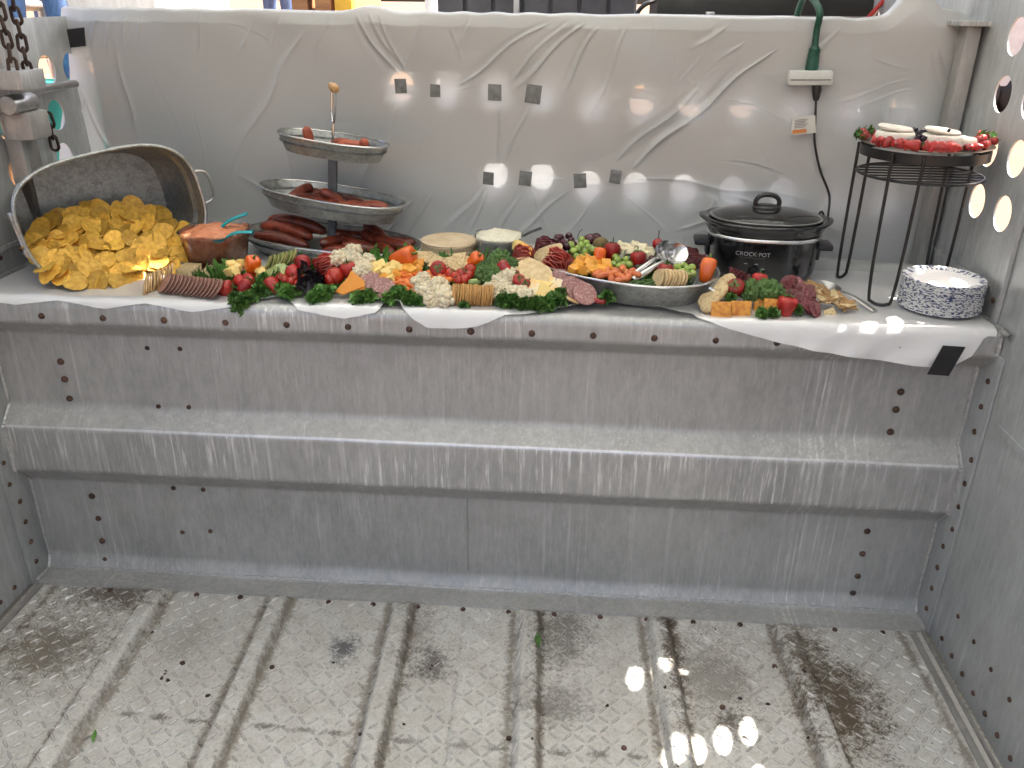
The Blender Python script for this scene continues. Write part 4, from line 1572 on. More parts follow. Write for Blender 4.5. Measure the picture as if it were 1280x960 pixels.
def ellipsoid_me(name, r, m, jit=0, n=14, k=10, seed=0):
    mb = MB().ball((0, 0, 0), r, n, k)
    if jit:
        mb.jitter(jit, 60, seed)
    return mb.mesh(name, m, 180)


def floret_crown(seed, m, R0, cnt, rb, flat=.8, fine=.0012):
    random.seed(seed)
    mb = MB()
    for i in range(cnt):
        k = (i + .5) / cnt
        th = math.acos(1 - k * 1.15)
        a = i * 2.39996
        rr_ = R0 * random.uniform(.88, 1.06)
        p = (rr_ * math.sin(th) * math.cos(a), rr_ * math.sin(th) * math.sin(a), rr_ * math.cos(th) * flat)
        mb.ball(p, rb * random.uniform(.8, 1.25), 8, 6)
    mb.ball((0, 0, R0 * .1), (R0 * .85, R0 * .85, R0 * .7), 12, 8)
    mb.jitter(fine * 2, 140, seed)
    mb.jitter(fine, 420, seed)
    return mb.mesh('crown', m, 180)


cauli_crown = [floret_crown(k, CAULI, .019, 24, .0075) for k in range(3)]
broc_crown = [floret_crown(20 + k, BROC, .022, 42, .0062, .8, .0018) for k in range(3)]
cauli_stalk = MB().lathe([(.006, -.024), (.0075, -.015), (.012, -.004), (.015, .004)], 10).jitter(.001, 60).mesh('stalk', CAULI, 60)
broc_stalk = MB().lathe([(.006, -.028), (.007, -.015), (.011, -.004), (.015, .004)], 10).jitter(.001, 60).mesh('stalk', BROC_STALK, 60)


def strawberry_mesh(k):
    random.seed(k)
    mb = MB().lathe([(.0004, -.022), (.005, -.0195), (.0105, -.012), (.0145, -.002), (.0158, .006), (.0148, .0115), (.010, .0148), (.004, .0155), (.0004, .015)], 16)
    mb.jitter(.0016, 45, k)
    return mb.mesh('flesh', STRAW, 180)


straw_me = [strawberry_mesh(k) for k in range(3)]
cm = MB()
for j in range(7):
    a = 2 * PI * j / 7
    c, s = math.cos(a), math.sin(a)
    w = .0032
    cm.add([(0, 0, .0162), (.0055 * c - w * s * .7, .0055 * s + w * c * .7, .0172), (.0112 * c, .0112 * s, .0145 + .003 * (j % 2)), (.0055 * c + w * s * .7, .0055 * s - w * c * .7, .0172)], [(0, 1, 2, 3)])
cm.tube([(0, 0, .015), (.0005, 0, .020), (.002, .001, .025)], .0011, 6)
calyx_me = cm.mesh('calyx', BERRY_GREEN, 0)


def lobed(prof, lobes, depth, m, n=30, name='flesh', jit=.0006):
    rings = []
    for r, z in prof:
        rings.append([(r * (1 - depth * (.5 + .5 * math.cos(lobes * a))) * math.cos(a), r * (1 - depth * (.5 + .5 * math.cos(lobes * a))) * math.sin(a), z)
                      for a in [2 * PI * j / n for j in range(n)]])
    return MB().loft(rings).jitter(jit, 40).mesh(name, m, 180)


PEPPROF = [(.001, -.026), (.007, -.0275), (.0125, -.024), (.0155, -.014), (.0175, .0), (.0185, .012), (.0165, .021), (.010, .0245), (.005, .022), (.001, .021)]
pep_o = lobed(PEPPROF, 4, .14, ORANGE_PEP)
pep_r = lobed(PEPPROF, 3, .12, RED_PEP)
pep_stem = MB().tube([(0, 0, .020), (.001, 0, .026), (.003, .001, .033)], [.0032, .0024, .0028], 8).mesh('stem', STEM, 60)
tom_me = MB().ball((0, 0, 0), (.0165, .0165, .0155), 18, 12).jitter(.0006, 50).mesh('flesh', TOMATO, 180)
tom_cal = MB()
for j in range(5):
    a = 2 * PI * j / 5
    tom_cal.add([(0, 0, .0158), (.005 * math.cos(a + .3), .005 * math.sin(a + .3), .0162), (.010 * math.cos(a), .010 * math.sin(a), .0152), (.005 * math.cos(a - .3), .005 * math.sin(a - .3), .0162)], [(0, 1, 2, 3)])
tom_cal_me = tom_cal.mesh('calyx', BERRY_GREEN, 0)


def kale_mesh(seed, m, r0=.034):
    random.seed(seed)
    nr, na = 10, 110
    P = []
    ph = [random.uniform(0, 6.28) for _ in range(5)]
    for i in range(nr + 1):
        r = i / nr
        row = []
        for j in range(na + 1):
            a = -2.6 + 5.2 * j / na
            ruf = r * r * (.34 * math.sin(7 * a + ph[0]) + .30 * math.sin(15 * a + ph[1]) * r + .26 * r * r * math.sin(33 * a + ph[2]))
            rad = r0 * (.06 + .94 * r) * (1 - .22 * r * r) * (1 + .08 * math.sin(5 * a + ph[3]) + .07 * r * math.sin(29 * a + ph[4]))
            lat = r0 * r * r * .20 * math.sin(24 * a + ph[2])
            x = rad * math.cos(a) - lat * math.sin(a)
            y = rad * math.sin(a) + lat * math.cos(a)
            z = r0 * (ruf + .55 * r * r)
            row.append((x, y, z))
        P.append(row)
    mb = MB().grid(P)
    mb.tube([(-r0 * .75, 0, -r0 * .1), (0, 0, 0), (r0 * .6, 0, r0 * .12)], [r0 * .07, r0 * .055, r0 * .02], 6)
    return mb.mesh('kale_leaf', m, 180)


def tuft_mesh(seed, m):
    random.seed(seed)
    mb = MB()
    for k in range(22):
        th, a = random.uniform(.1, 1.45), k * 2.4 + random.uniform(-.4, .4)
        d = Vector((math.sin(th) * math.cos(a), math.sin(th) * math.sin(a), math.cos(th) * .8))
        rot = Matrix.Rotation(random.uniform(0, 6.28), 3, d)
        s1 = rot @ d.orthogonal().normalized()
        s2 = d.cross(s1)
        ph = [random.uniform(0, 6.28) for _ in range(3)]
        L = random.uniform(.016, .026)
        P = []
        for i in range(6):
            r = i / 5
            row = []
            for j in range(17):
                q = -1 + j / 8
                ang_ = q * 1.5
                rad = L * r
                w = L * r * r * (.30 * math.sin(7 * q + ph[0]) + .22 * r * math.sin(15 * q + ph[1]))
                e = L * .14 * r * r * math.sin(19 * q + ph[2])
                row.append(d * (.006 + rad * math.cos(ang_) * .9 + e) + s1 * rad * math.sin(ang_) * .75 + s2 * (w + L * .25 * r * r))
            P.append(row)
        mb.grid(P)
    return mb.mesh('kale_tuft', m, 180)


kale_me = [kale_mesh(k, KALE) for k in range(4)]
tuft_me = [tuft_mesh(60 + k, KALE) for k in range(4)]
kaled_me = [kale_mesh(k + 9, KALE_DARK, .03) for k in range(2)]


# ---- food placement: a banked surface rising to the back of the shelf
def bank(u, v, lift=0.0, sl=0.45, y0=-0.02):
    p = onplane(u, v, (0, -sl, 1.0), HS + 0.012 + lift - sl * y0)
    return p


def put(name, me, p, rot, label, cat, group, scale=1.0, parts=()):
    """a thing of one mesh, or an Empty with its parts"""
    if not parts:
        return tag(link(name, me, None, p, rot, scale), label, cat, group)
    o = thing(name, p, label, cat, group, rot)
    o.scale = (scale,) * 3
    for n_, m_ in parts:
        link(n_, m_, o)
    return o


def rnd_n(a=.5):
    return Vector((random.uniform(-a, a), -random.uniform(.2, .8), random.uniform(.5, 1))).normalized()


random.seed(5)


def strawberry(p, label, group, s=1.0, n=None, where='strawberry'):
    n = n or Vector((random.uniform(-1, 1), random.uniform(-.2, .6), random.uniform(-.2, .9)))
    return put('strawberry', None, p, face(n, random.random() * 6), label, 'strawberry', group, s, (('flesh', random.choice(straw_me)), ('calyx', calyx_me)))


def pepper(p, label, group, me, s=1.0, n=None):
    n = n or Vector((random.uniform(-1, 1), random.uniform(-.6, .2), random.uniform(.0, .8)))
    return put('sweet_pepper', None, p, face(n, random.random() * 6), label, 'pepper', group, s, (('flesh', me), ('stem', pep_stem)))


def tomato(p, label, group, s=1.0):
    return put('cherry_tomato', None, p, face(rnd_n(.8), random.random() * 6), label, 'tomato', group, s, (('flesh', tom_me), ('calyx', tom_cal_me)) if random.random() < .35 else (('flesh', tom_me),))


def cauli(p, label, group, s=1.0):
    return put('cauliflower_floret', None, p, face(rnd_n(.5), random.random() * 6), label, 'cauliflower', group, s, (('crown', random.choice(cauli_crown)), ('stalk', cauli_stalk)))


def broc(p, label, group, s=1.0):
    return put('broccoli_floret', None, p, face(rnd_n(.5), random.random() * 6), label, 'broccoli', group, s, (('crown', random.choice(broc_crown)), ('stalk', broc_stalk)))


def kale(p, label, group, s=1.0, dark=False, n=None, tuft=False):
    n = n or Vector((random.uniform(-.5, .5), -random.uniform(.3, 1.0), random.uniform(.4, 1)))
    return put('kale_tuft' if tuft else 'kale_leaf', random.choice(kaled_me if dark else (tuft_me if tuft else kale_me)), p, face(n, random.random() * 6.28), label, 'kale', group, s)


def row_of_discs(name, me, a, b, n, normal, label, cat, group, tilt=.12, s=1.0):
    a, b = Vector(a), Vector(b)
    for i in range(n):
        p = a.lerp(b, i / max(1, n - 1)) + Vector((random.uniform(-.0006, .0006), random.uniform(-.0015, .0015), random.uniform(-.001, .001)))
        nn = Vector(normal) + Vector((random.uniform(-tilt, tilt), random.uniform(-tilt, tilt), random.uniform(-tilt, tilt))) * .6
        put(name, me, p, face(nn, random.random() * 6), label, cat, group, s * random.uniform(.97, 1.02))


# ---- left run of crackers and sliced sausage
cr_me = disc('round_cracker', .0255, .0042, [PALE_CRACKER, CRACKER_EDGE], 22, .3)
row_of_discs('round_cracker', cr_me, onz(181, 357, HS + .026), onz(214, 341, HS + .030), 10, (-.85, -.42, .22), 'pale round cracker in the leaning row beside the spilled chips', 'cracker', 'pale crackers by the chips')
ham_me = disc('sausage_slice', .0275, .0028, [HAM_FACE, RIND], 26, .2)
random.seed(6)
for i in range(14):
    p = onz(206 + i * 4.9, 354 + i * .55, HS + .027)
    put('sausage_slice', ham_me, p, face((-.62, -.42, .66), random.random() * 6), 'dark-rimmed slice of summer sausage fanned beside the pale crackers', 'sausage slice', 'fan of dark-rimmed sausage slices')
sq_me = box_me('square_cracker', (.047, .0045, .030), SEED_CRACKER, .001, .0006)
for blk, (u, v, n, lab) in enumerate(((231, 337, 7, 'seeded rectangular cracker in the block beside the salsa'), (262, 340, 7, 'seeded rectangular cracker in the block beside the cheese chunks'))):
    p0 = onz(u, v + 7, HS + .018)
    for i in range(n):
        p = p0 + Vector((random.uniform(-.002, .002) + i * .001, i * .0058, .001 * i + random.uniform(-.001, .001)))
        put('square_cracker', sq_me, p, (R(-14), R(random.uniform(-2, 2)), R(random.uniform(-6, 2))), lab, 'cracker', 'block of seeded crackers %s' % ('by the salsa' if blk == 0 else 'by the cheese'))

chunk_y = [box_me('cheese_cube', (.021, .020, .018), YELLOW_CHEESE, .0022, .0018, k) for k in range(2)]
chunk_c = [box_me('cheese_cube', (.019, .019, .018), CHEDDAR, .0016, .0012, k) for k in range(2)]
chunk_w = [box_me('cheese_cube', (.021, .021, .019), WHITE_CHEESE, .0016, .0012, k) for k in range(2)]


def cubes(list_, mes, label, group, z=None, sl=0.45, lift=.004, s=1.0, plane=None):
    for u, v in list_:
        p = plane(u, v) if plane else bank(u, v, lift, sl)
        put('cheese_cube', random.choice(mes), p, (random.uniform(-.6, .6), random.uniform(-.6, .6), random.random() * 3), label, 'cheese', group, s * random.uniform(.9, 1.1))


cubes([(289, 332), (297, 335), (293, 340), (287, 339), (300, 329), (324, 337), (328, 343)], chunk_y, 'pale yellow cheese chunk beside the orange pepper and seeded crackers', 'yellow cheese by the seeded crackers', s=1.05)
strawberry(bank(281, 361, .0), 'halved strawberry lying at the end of the sausage slices', None, 1.35, (.9, -.1, .2))
strawberry(bank(306, 358, .003), 'strawberry leaning on kale left of the green slices', 'strawberries by the hanging kale', 1.15)
strawberry(bank(300, 352, .003), 'strawberry leaning on kale left of the green slices', 'strawberries by the hanging kale', 1.0)
strawberry(bank(311, 350, .003), 'strawberry leaning on kale left of the green slices', 'strawberries by the hanging kale', 1.0)
pepper(bank(315, 333, .012), 'small orange pepper standing beside the yellow cheese chunks', None, pep_o, 1.12, (.35, -.2, .9))
strawberry(bank(340, 357, .003), 'strawberry between two kale tufts at the shelf edge', None, 1.25)
strawberry(bank(367, 341, .01), 'strawberry beside the green cucumber slices', 'strawberries beside the rolled salami', 1.15)
strawberry(bank(379, 330, .012), 'strawberry beside the green cucumber slices', 'strawberries beside the rolled salami', 1.25)
for u, v in ((356, 350), (373, 356), (364, 352), (380, 349), (350, 347), (369, 347)):
    tomato(bank(u, v, .004), 'dark red cherry tomato nestled among kale and strawberries', 'cherry tomatoes left of the rolled salami', .75)
kiwi_me = disc('kiwi_slice', .020, .006, [KIWI, KIWI_SKIN], 20, .2)
row_of_discs('kiwi_slice', kiwi_me, bank(336, 329, .012), bank(366, 321, .016), 7, (-.8, -.35, .45), 'kiwi slice in the short leaning row in front of the sausage tray', 'kiwi', 'row of kiwi slices')
cuke_me = disc('cucumber_slice', .014, .006, [CUKE, CUKE_SKIN], 18, .2)
for u, v in ((351, 334), (343, 338), (357, 338), (337, 342)):
    put('cucumber_slice', cuke_me, bank(u, v, .012), face(rnd_n(.7)), 'thick green cucumber slice beside the kiwi row', 'cucumber', 'cucumber slices')

# kale garnish: visible tufts
KL = [((302, 380), 'curly kale tuft hanging over the shelf edge beside the strawberry', 1.15, 0), ((311, 374), 'curly kale tuft hanging over the shelf edge beside the strawberry', 1.0, 0),
      ((295, 374), 'curly kale tuft hanging over the shelf edge beside the strawberry', .9, 0), ((325, 363), 'curly kale tuft tucked under the strawberries', 1.0, 0),
      ((330, 350), 'curly kale tuft tucked under the strawberries', .9, 0), ((360, 366), 'curly kale tuft below the cherry tomatoes', 1.0, 0), ((352, 362), 'curly kale tuft below the cherry tomatoes', .8, 0),
      ((388, 346), 'dark purple kale leaf left of the rolled salami', 1.1, 1), ((395, 354), 'dark purple kale leaf left of the rolled salami', 1.1, 1), ((383, 362), 'dark purple kale leaf left of the rolled salami', 1.0, 1),
      ((402, 370), 'curly kale tuft in front of the cheddar wedge', 1.15, 0), ((393, 374), 'curly kale tuft in front of the cheddar wedge', 1.0, 0), ((410, 366), 'curly kale tuft in front of the cheddar wedge', .95, 0),
      ((450, 374), 'curly kale tuft in front of the sausage medallions', 1.0, 0), ((464, 371), 'curly kale tuft in front of the sausage medallions', 1.0, 0),
      ((498, 368), 'curly kale tuft in front of the carrots', 1.05, 0), ((512, 376), 'curly kale tuft in front of the carrots', 1.0, 0), ((486, 374), 'curly kale tuft in front of the carrots', .9, 0), ((523, 378), 'curly kale tuft in front of the carrots', .8, 0),
      ((580, 382), 'sprig of kale under the golden cracker row', .6, 0), ((628, 377), 'curly kale tuft in front of the cauliflower and cheese slices', 1.0, 0), ((640, 379), 'curly kale tuft in front of the cauliflower and cheese slices', 1.1, 0),
      ((655, 381), 'curly kale tuft in front of the cauliflower and cheese slices', 1.1, 0), ((670, 382), 'curly kale tuft in front of the cauliflower and cheese slices', 1.1, 0), ((684, 381), 'curly kale tuft in front of the cauliflower and cheese slices', 1.0, 0),
      ((695, 376), 'curly kale tuft in front of the cauliflower and cheese slices', 1.1, 0), ((703, 369), 'curly kale tuft in front of the cauliflower and cheese slices', .9, 0), ((633, 370), 'curly kale tuft in front of the cauliflower and cheese slices', .9, 0),
      ((758, 372), 'small kale tuft beside the red chilli against the oval tray', .9, 0),
      ((915, 372), 'small kale tuft between the cheese squares and the strawberry', .7, 0), ((953, 393), 'flat kale sprig in front of the orange cheese squares', .75, 0), ((965, 392), 'flat kale sprig in front of the orange cheese squares', .75, 0),
      ((996, 388), 'small kale sprig beside the front strawberry', .7, 0)]
random.seed(21)
for (u, v), lab, s, dk in KL:
    p = bank(u, v, .006)
    if v > 376:
        p = ony(u, v, -0.055) if u < 330 else p
    kale(p, lab, 'kale: ' + lab[-30:], s * (1 if dk else .92), dk, tuft=not dk)
# hidden bed of kale that carries the food
for i in range(54):
    x = -0.66 + i * 0.0165
    p = Vector((x + random.uniform(-.01, .01), random.uniform(.015, .16 if x > -.45 else .08), 0))
    p.z = HS + 0.004 + max(0, (p.y + .02) * .45 - .034) + random.uniform(-.004, .004)
    kale(p, 'kale leaf in the green bed underneath the heaped food', 'kale bed', random.uniform(.9, 1.2), n=(random.uniform(-.3, .3), random.uniform(-.5, .1), 1))

# ---- rolled salami
def rolled_salami(p, label, s=1.0, n=(0, -.7, .8), m=RED_SALAMI, folds=9, spin=0.0, rad=.030):
    o = thing('rolled_salami', p, label, 'salami', None, face(n, spin))
    o.scale = (s,) * 3
    for k in range(folds):
        off = (k - (folds - 1) / 2) * .0048
        ph_ = random.uniform(0, 6)
        P = []
        for i in range(15):
            a = PI * i / 14
            row = []
            for j in range(5):
                q = j / 4
                rr_ = rad * (.25 + .75 * q)
                w = .0026 * math.sin(5 * a + ph_) * q + .0014 * math.sin(11 * a + ph_) * q
                row.append((rr_ * math.cos(a) * .95, off * (1 + .35 * q) + w, rr_ * math.sin(a) * .85 - .012))
            P.append(row)
        mb = MB().grid(P)
        mb.grid([[(x, y + .0016, z) for x, y, z in r] for r in P], flip=True)
        # fold edge
        e1 = [r[-1] for r in P]
        mb.grid([e1, [(x, y + .0016, z) for x, y, z in e1]], flip=True)
        mb.build('slice', m, o, 60)
    return o


random.seed(31)
rolled_salami(bank(408, 332, .012), 'frilly bundle of folded red salami beside the dark kale', 1.0, (.1, -.75, .65), spin=R(25))
tomato(bank(419, 345, .008), 'bright red tomato below the folded salami bundle', None, 1.35)
tomato(bank(412, 350, .004), 'red tomato half hidden by the cheddar wedge', None, 1.1)
for u, v, s in ((424, 324, 1.0), (441, 318, 1.15), (453, 335, 1.0), (446, 328, .95), (460, 326, .8), (449, 342, .9), (434, 326, .8), (459, 338, .85)):
    cauli(bank(u, v, .014), 'white cauliflower floret piled in front of the sausage tray', 'cauliflower in front of the sausage tray', s)
strawberry(bank(436, 338, .014), 'upright strawberry with green cap in front of the cauliflower pile', None, 1.3, (-.1, -.1, 1))
wed = slab('cheddar_wedge', [(-.030, -.030), (.034, .004), (-.020, .036)], .006, CHEDDAR_DEEP)
for k in range(4):
    put('cheddar_wedge', wed, bank(440, 360, .006 + k * .005) + Vector((k * .002, k * .006, 0)), face((-.05, -.75, .65), R(-25 + 7 * k)), 'triangular slice of orange cheddar propped behind the kale', 'cheese', 'propped cheddar triangles')
med = disc('salami_slice', .029, .003, [SALAMI_FACE, SALAMI_EDGE], 26, .25)
for k, (u, v) in enumerate(((458, 349), (464, 352), (471, 355), (480, 360))):
    put('salami_slice', med, bank(u, v, .006 + .0045 * k), face((.3, -.62, .75), k), 'marbled salami slice in the overlapping fan beside the cheddar triangles', 'salami', 'salami fan by the cheddar triangles')
cubes([(477, 331), (469, 334), (485, 334), (474, 339), (483, 342), (490, 338), (495, 344), (479, 347), (488, 349), (466, 340), (493, 331), (499, 336)], chunk_y[:1] + chunk_c, 'golden cheese cube heaped between cauliflower and carrots', 'golden cheese cubes by the carrots', lift=.010)
pepper(bank(504, 321, .018), 'large orange pepper on top of the cheese beside the tortillas', None, pep_o, 1.35, (.8, -.3, .35))
cubes([(511, 333), (518, 330), (523, 336), (515, 339), (526, 328), (507, 338)], chunk_c, 'orange cheddar cube below the large orange pepper', 'cheddar cubes below the orange pepper', lift=.010)
car = [capsule_me('baby_carrot', .042, .0068, CARROT, .002, .25), capsule_me('baby_carrot', .036, .0075, CARROT, -.002, .2)]
for u, v in ((501, 342), (508, 345), (497, 349), (505, 351), (512, 353), (502, 357), (509, 361), (514, 366), (518, 349), (520, 343), (527, 342), (533, 344), (539, 348), (547, 350), (556, 348), (562, 349), (524, 351), (497, 354), (541, 343), (516, 358)):
    put('baby_carrot', random.choice(car), bank(u, v, .008), (random.uniform(-.4, .4), random.uniform(-.3, .5), random.uniform(-1.0, .6)), 'orange baby carrot in the loose pile behind the front cauliflower', 'carrot', 'baby carrots by the cauliflower')
for u, v, s in ((523, 355, .9), (530, 350, .9), (534, 369, 1.1), (527, 362, .8), (555, 375, 1.15), (549, 357, .95), (541, 360, .85), (545, 366, .8), (558, 365, .8), (538, 377, .8)):
    cauli(bank(u, v, .006), 'cauliflower floret at the shelf edge beside the golden cracker row', 'front cauliflower by the crackers', s)
# pale crackers and red things behind the golden crackers
pit = [slab('pita_chip', [(-.022, -.016), (.024, -.012), (.004, .024)], .0035, SEED_CRACKER), slab('pita_chip', [(-.02, -.02), (.02, -.02), (.02, .02), (-.02, .02)], .0035, SEED_CRACKER)]
for u, v in ((534, 323), (541, 327), (553, 333), (559, 330), (565, 328), (573, 325), (579, 330), (571, 333), (547, 329), (583, 324), (528, 321), (562, 336)):
    put('pita_chip', random.choice(pit), bank(u, v, .012), face(rnd_n(.6), random.random() * 6), 'tan grain cracker scattered in front of the tortilla stack', 'cracker', 'grain crackers by the tortillas')
strawberry(bank(548, 337, .012), 'strawberry among the grain crackers below the tortilla stack', None, 1.35, (.1, -.8, .4))
for u, v, s in ((563, 343, .95), (570, 347, .9), (577, 343, 1.0), (586, 345, .95), (573, 351, .85), (581, 350, .85)):
    tomato(bank(u, v, .008), 'glossy red tomato behind the row of golden crackers', 'red tomatoes behind the golden crackers', s)
rolled_salami(bank(560, 343, .006), 'small folded salami tucked behind the golden crackers', .6, (.1, -.7, .7))
tomato(bank(588, 338, .010), 'red tomato under the orange pepper by the broccoli', None, 1.1)
pepper(bank(593, 327, .016), 'round orange pepper beside the cream dip and broccoli', None, pep_o, 1.05, (.5, -.3, .6))
gold = disc('golden_cracker', .0262, .0046, [CRACKER, CRACKER_EDGE], 24, .3)
a, b = ony(566, 371, -.012), ony(614, 373, -.012)
a.z = b.z = HS + .027
row_of_discs('golden_cracker', gold, a, b, 17, (-.97, -.18, .12), 'golden round cracker standing in the long row at the shelf edge', 'cracker', 'row of golden crackers', tilt=.05)
put('pickle', capsule_me('pickle', .045, .009, BROC_STALK, .003, .1), bank(596, 353, .012), (0, .1, .5), 'green pickle spear lying behind the golden crackers', 'pickle', None)
for u, v, s in ((609, 346, 1.15), (626, 327, 1.15), (604, 336, .8), (617, 341, .9), (640, 333, .85), (615, 332, .8)):
    broc(bank(u, v, .012), 'dark green broccoli floret in front of the cream dip', 'broccoli in front of the dip', s)
pepper(bank(632, 338, .016), 'dark red pepper lying on the broccoli in front of the dip', None, pep_r, 1.05, (-.6, .2, .6))
for u, v, s in ((620, 354, 1.0), (631, 349, 1.0), (638, 345, .95), (627, 358, .9), (620, 367, 1.0), (613, 361, .8), (641, 368, .95), (650, 367, .9), (657, 371, 1.0), (636, 366, .8), (648, 373, .8)):
    cauli(bank(u, v, .008), 'cauliflower floret between the broccoli and the kale front', 'cauliflower below the broccoli', s)
rolled_salami(bank(654, 321, .018), 'folded red salami bundle beside the cream dip', .95, (.15, -.75, .65), spin=R(-15))
cubes([(655, 311), (660, 314)], chunk_c, 'orange cheese cube beside the cream dip', 'cheese beside the dip', lift=.02, s=1.1)
cubes([(648, 307)], chunk_y, 'pale cheese cube leaning on the cream dip cup', None, lift=.02, s=1.1)
wat = disc('water_cracker', .0345, .005, PALE_CRACKER, 30, .3, .01)
for k, (u, v) in enumerate(((656, 335), (661, 338), (667, 340), (673, 344))):
    put('water_cracker', wat, bank(u, v, .014 + .002 * k), face((.05, -.6, .8), k), 'large pale cracker leaning under the folded salami', 'cracker', 'large pale crackers')
for u, v, s in ((648, 351, 1.0), (655, 357, 1.0), (645, 345, .8)):
    strawberry(bank(u, v, .008), 'cut strawberry below the large pale crackers', 'strawberries below the large crackers', s, (.2, -.7, .6))
ct = [slab('cheese_slice', [(-.028, -.020), (.030, -.014), (.002, .030)], .007, JACK), slab('cheese_slice', [(-.024, -.022), (.034, -.004), (-.010, .030)], .007, YELLOW_CHEESE)]
for (u, v, k, sp, lab) in ((668, 361, 0, 20, 'pale marbled cheese triangle lying behind the kale'), (681, 366, 1, 0, 'yellow cheese triangle in front of the large crackers'),
                           (694, 357, 0, 40, 'marbled orange cheese triangle beside the salami fan'), (711, 370, 0, 100, 'marbled cheese triangle on edge below the salami fan'), (676, 360, 1, 30, 'yellow cheese triangle tucked under the others')):
    put('cheese_slice', ct[k], bank(u, v, .008), face((0, -.62, .8), R(sp)), lab, 'cheese', None)
for k, (u, v) in enumerate(((702, 350), (709, 354), (717, 359), (723, 363), (731, 367))):
    put('salami_slice', med, bank(u, v, .003 + .0045 * k), face((.3, -.66, .72), k), 'marbled salami slice in the overlapping fan against the oval tray', 'salami', 'salami fan against the oval tray', 1.05)
chl = capsule_me('red_chilli', .058, .0088, RED_PEP, -.006, .6)
put('red_chilli', chl, bank(743, 374, .008), (.1, -.25, R(172)), 'red chilli pepper lying beside the oval tray', 'chilli', None)

# ---- salsa cup with teal spoons
def cup(name, p, r0, r1, h, m_in, label, cat, fill=.92, e=3.2, heap=.012):
    o = thing(name, p, label, cat)
    pr = [(r0 * .92, 0), (r0, .004), (r1, h), (r1 + .004, h + .001), (r1 + .004, h - .002), (r1 + .001, h - .003)]
    MB().lathe([(q, z) for q, z in pr], 40, caps=(True, False), sup=e).build('container', CLEAR, o, 60)
    rf_ = r0 + (r1 - r0) * fill
    rings = [(r0 - .002, .003), (rf_ - .002, h * fill)]
    mb = MB()
    prof = [(r0 - .0025, .004)]
    for k in range(1, 7):
        prof.append((r0 + (rf_ - r0) * k / 6 - .0025, .004 + (h * fill - .004) * k / 6))
    for k in range(1, 8):
        q = 1 - k / 7
        prof.append((max(.0006, (rf_ - .004) * q), h * fill + heap * (1 - q * q)))
    mb.lathe(prof, 40, sup=e)
    out = []
    for x, y, z in mb.v:
        if z > h * fill - .003:
            z += .006 * noise.noise(Vector((x * 45, y * 45, 3 + r0 * 50))) + .003 * noise.noise(Vector((x * 110, y * 110, 1)))
        out.append((x, y, z))
    mb.v = out
    mb.build('filling', m_in, o, 180)
    return o


sp_ = onz(266, 331, HS + .004)
salsa = cup('salsa_cup', Vector((-.692, .215, HS + .006)), .066, .082, .104, SALSA, 'clear square cup heaped with orange salsa beside the tub', 'salsa', .95)


def spoon(name, tip, end, m, label, rb=.016, w=.0045, cat='spoon', group=None, up_=(0, 0, 1), flat=.5):
    tip, end = Vector(tip), Vector(end)
    o = thing(name, tip, label, cat, group)
    d = (end - tip)
    L = d.length
    t = d.normalized()
    sd_ = t.cross(Vector(up_)).normalized()
    nn = sd_.cross(t)
    M = Matrix((t, sd_, nn)).transposed().to_4x4()
    nrow, ncol = 10, 10
    P = []
    for i in range(nrow + 1):
        s = -1 + 2 * i / nrow
        hw = rb * .72 * math.sqrt(max(0.0, 1 - s * s)) + .0006
        row = []
        for j in range(ncol + 1):
            q = -1 + 2 * j / ncol
            row.append(M @ Vector((rb * s, hw * q, -rb * flat * (1 - s * s) * (1 - q * q * .9))))
        P.append(row)
    mb = MB().grid(P)
    mb.grid([[p - nn * .0014 for p in r] for r in P], flip=True)
    mb.build('bowl', m, o, 180)
    hp = [M @ Vector((rb * .93, 0, -.001)), M @ Vector((rb * 1.6, 0, .004)), M @ Vector((L * .6, 0, .006)), M @ Vector((L, 0, 0))]
    hp = smooth_path(hp, 6)
    hm = MB()
    rings = []
    for i, p in enumerate(hp):
        k = i / (len(hp) - 1)
        ww = w * (.75 + .6 * k)
        rings.append([p + sd_ * ww * math.cos(a) + nn * w * .42 * math.sin(a) for a in [2 * PI * j / 10 for j in range(10)]])
    hm.loft(rings)
    hm.build('handle', m, o, 60)
    return o


spoon('teal_spoon', ony(268, 290, .21), ony(309, 267, .24), TEAL, 'teal plastic spoon standing out of the back of the salsa', .018, .0088)
spoon('teal_spoon', ony(274, 298, .145), ony(316, 290, .16), TEAL, 'teal plastic spoon resting across the front of the salsa', .020, .0088)

# ---- three-tier stand of galvanised trays
ts = thing('tiered_stand', (-.432, .385, HS + .006), 'three-tier galvanised tray stand with wooden handle holding sausages', 'tiered stand', rot=(0, R(5.5), R(-10)))
TIERS = [(.262, .135, .045, 0.0, -3.0), (.210, .098, .052, .118, 0), (.155, .078, .045, .275, 0)]
for a, b, h, z, tl in TIERS:
    tr_ = tub_mesh(a, b, h, .86, .80, (.55, .62), .0015, 2.3).build('tray', GALV, ts, 50)
    tr_.location = (0, 0, z)
    tr_.rotation_euler = (0, R(tl), 0)
    rim_tube(a, b, h, .0028, 2.3).build('tray_rim', BRIGHT, tr_)
MB().box((0, .0, .145), (.024, .012, .27), bev=.002).build('post', mat('grey_painted_bar', (0.16, 0.165, 0.17), (0.12, 0.125, 0.13), 0.45, 0.3), ts)
fk = smooth_path([(-.011, .014, .446), (-.011, .014, .40), (-.009, .011, .375), (0, 0, .358), (.009, -.011, .375), (.011, -.014, .40), (.011, -.014, .446)], 5)
MB().tube(fk, .0032, 8).build('handle_fork', BRIGHT, ts)
MB().tube([(0, 0, .275), (0, 0, .36)], .0036, 8).build('handle_rod', BRIGHT, ts)
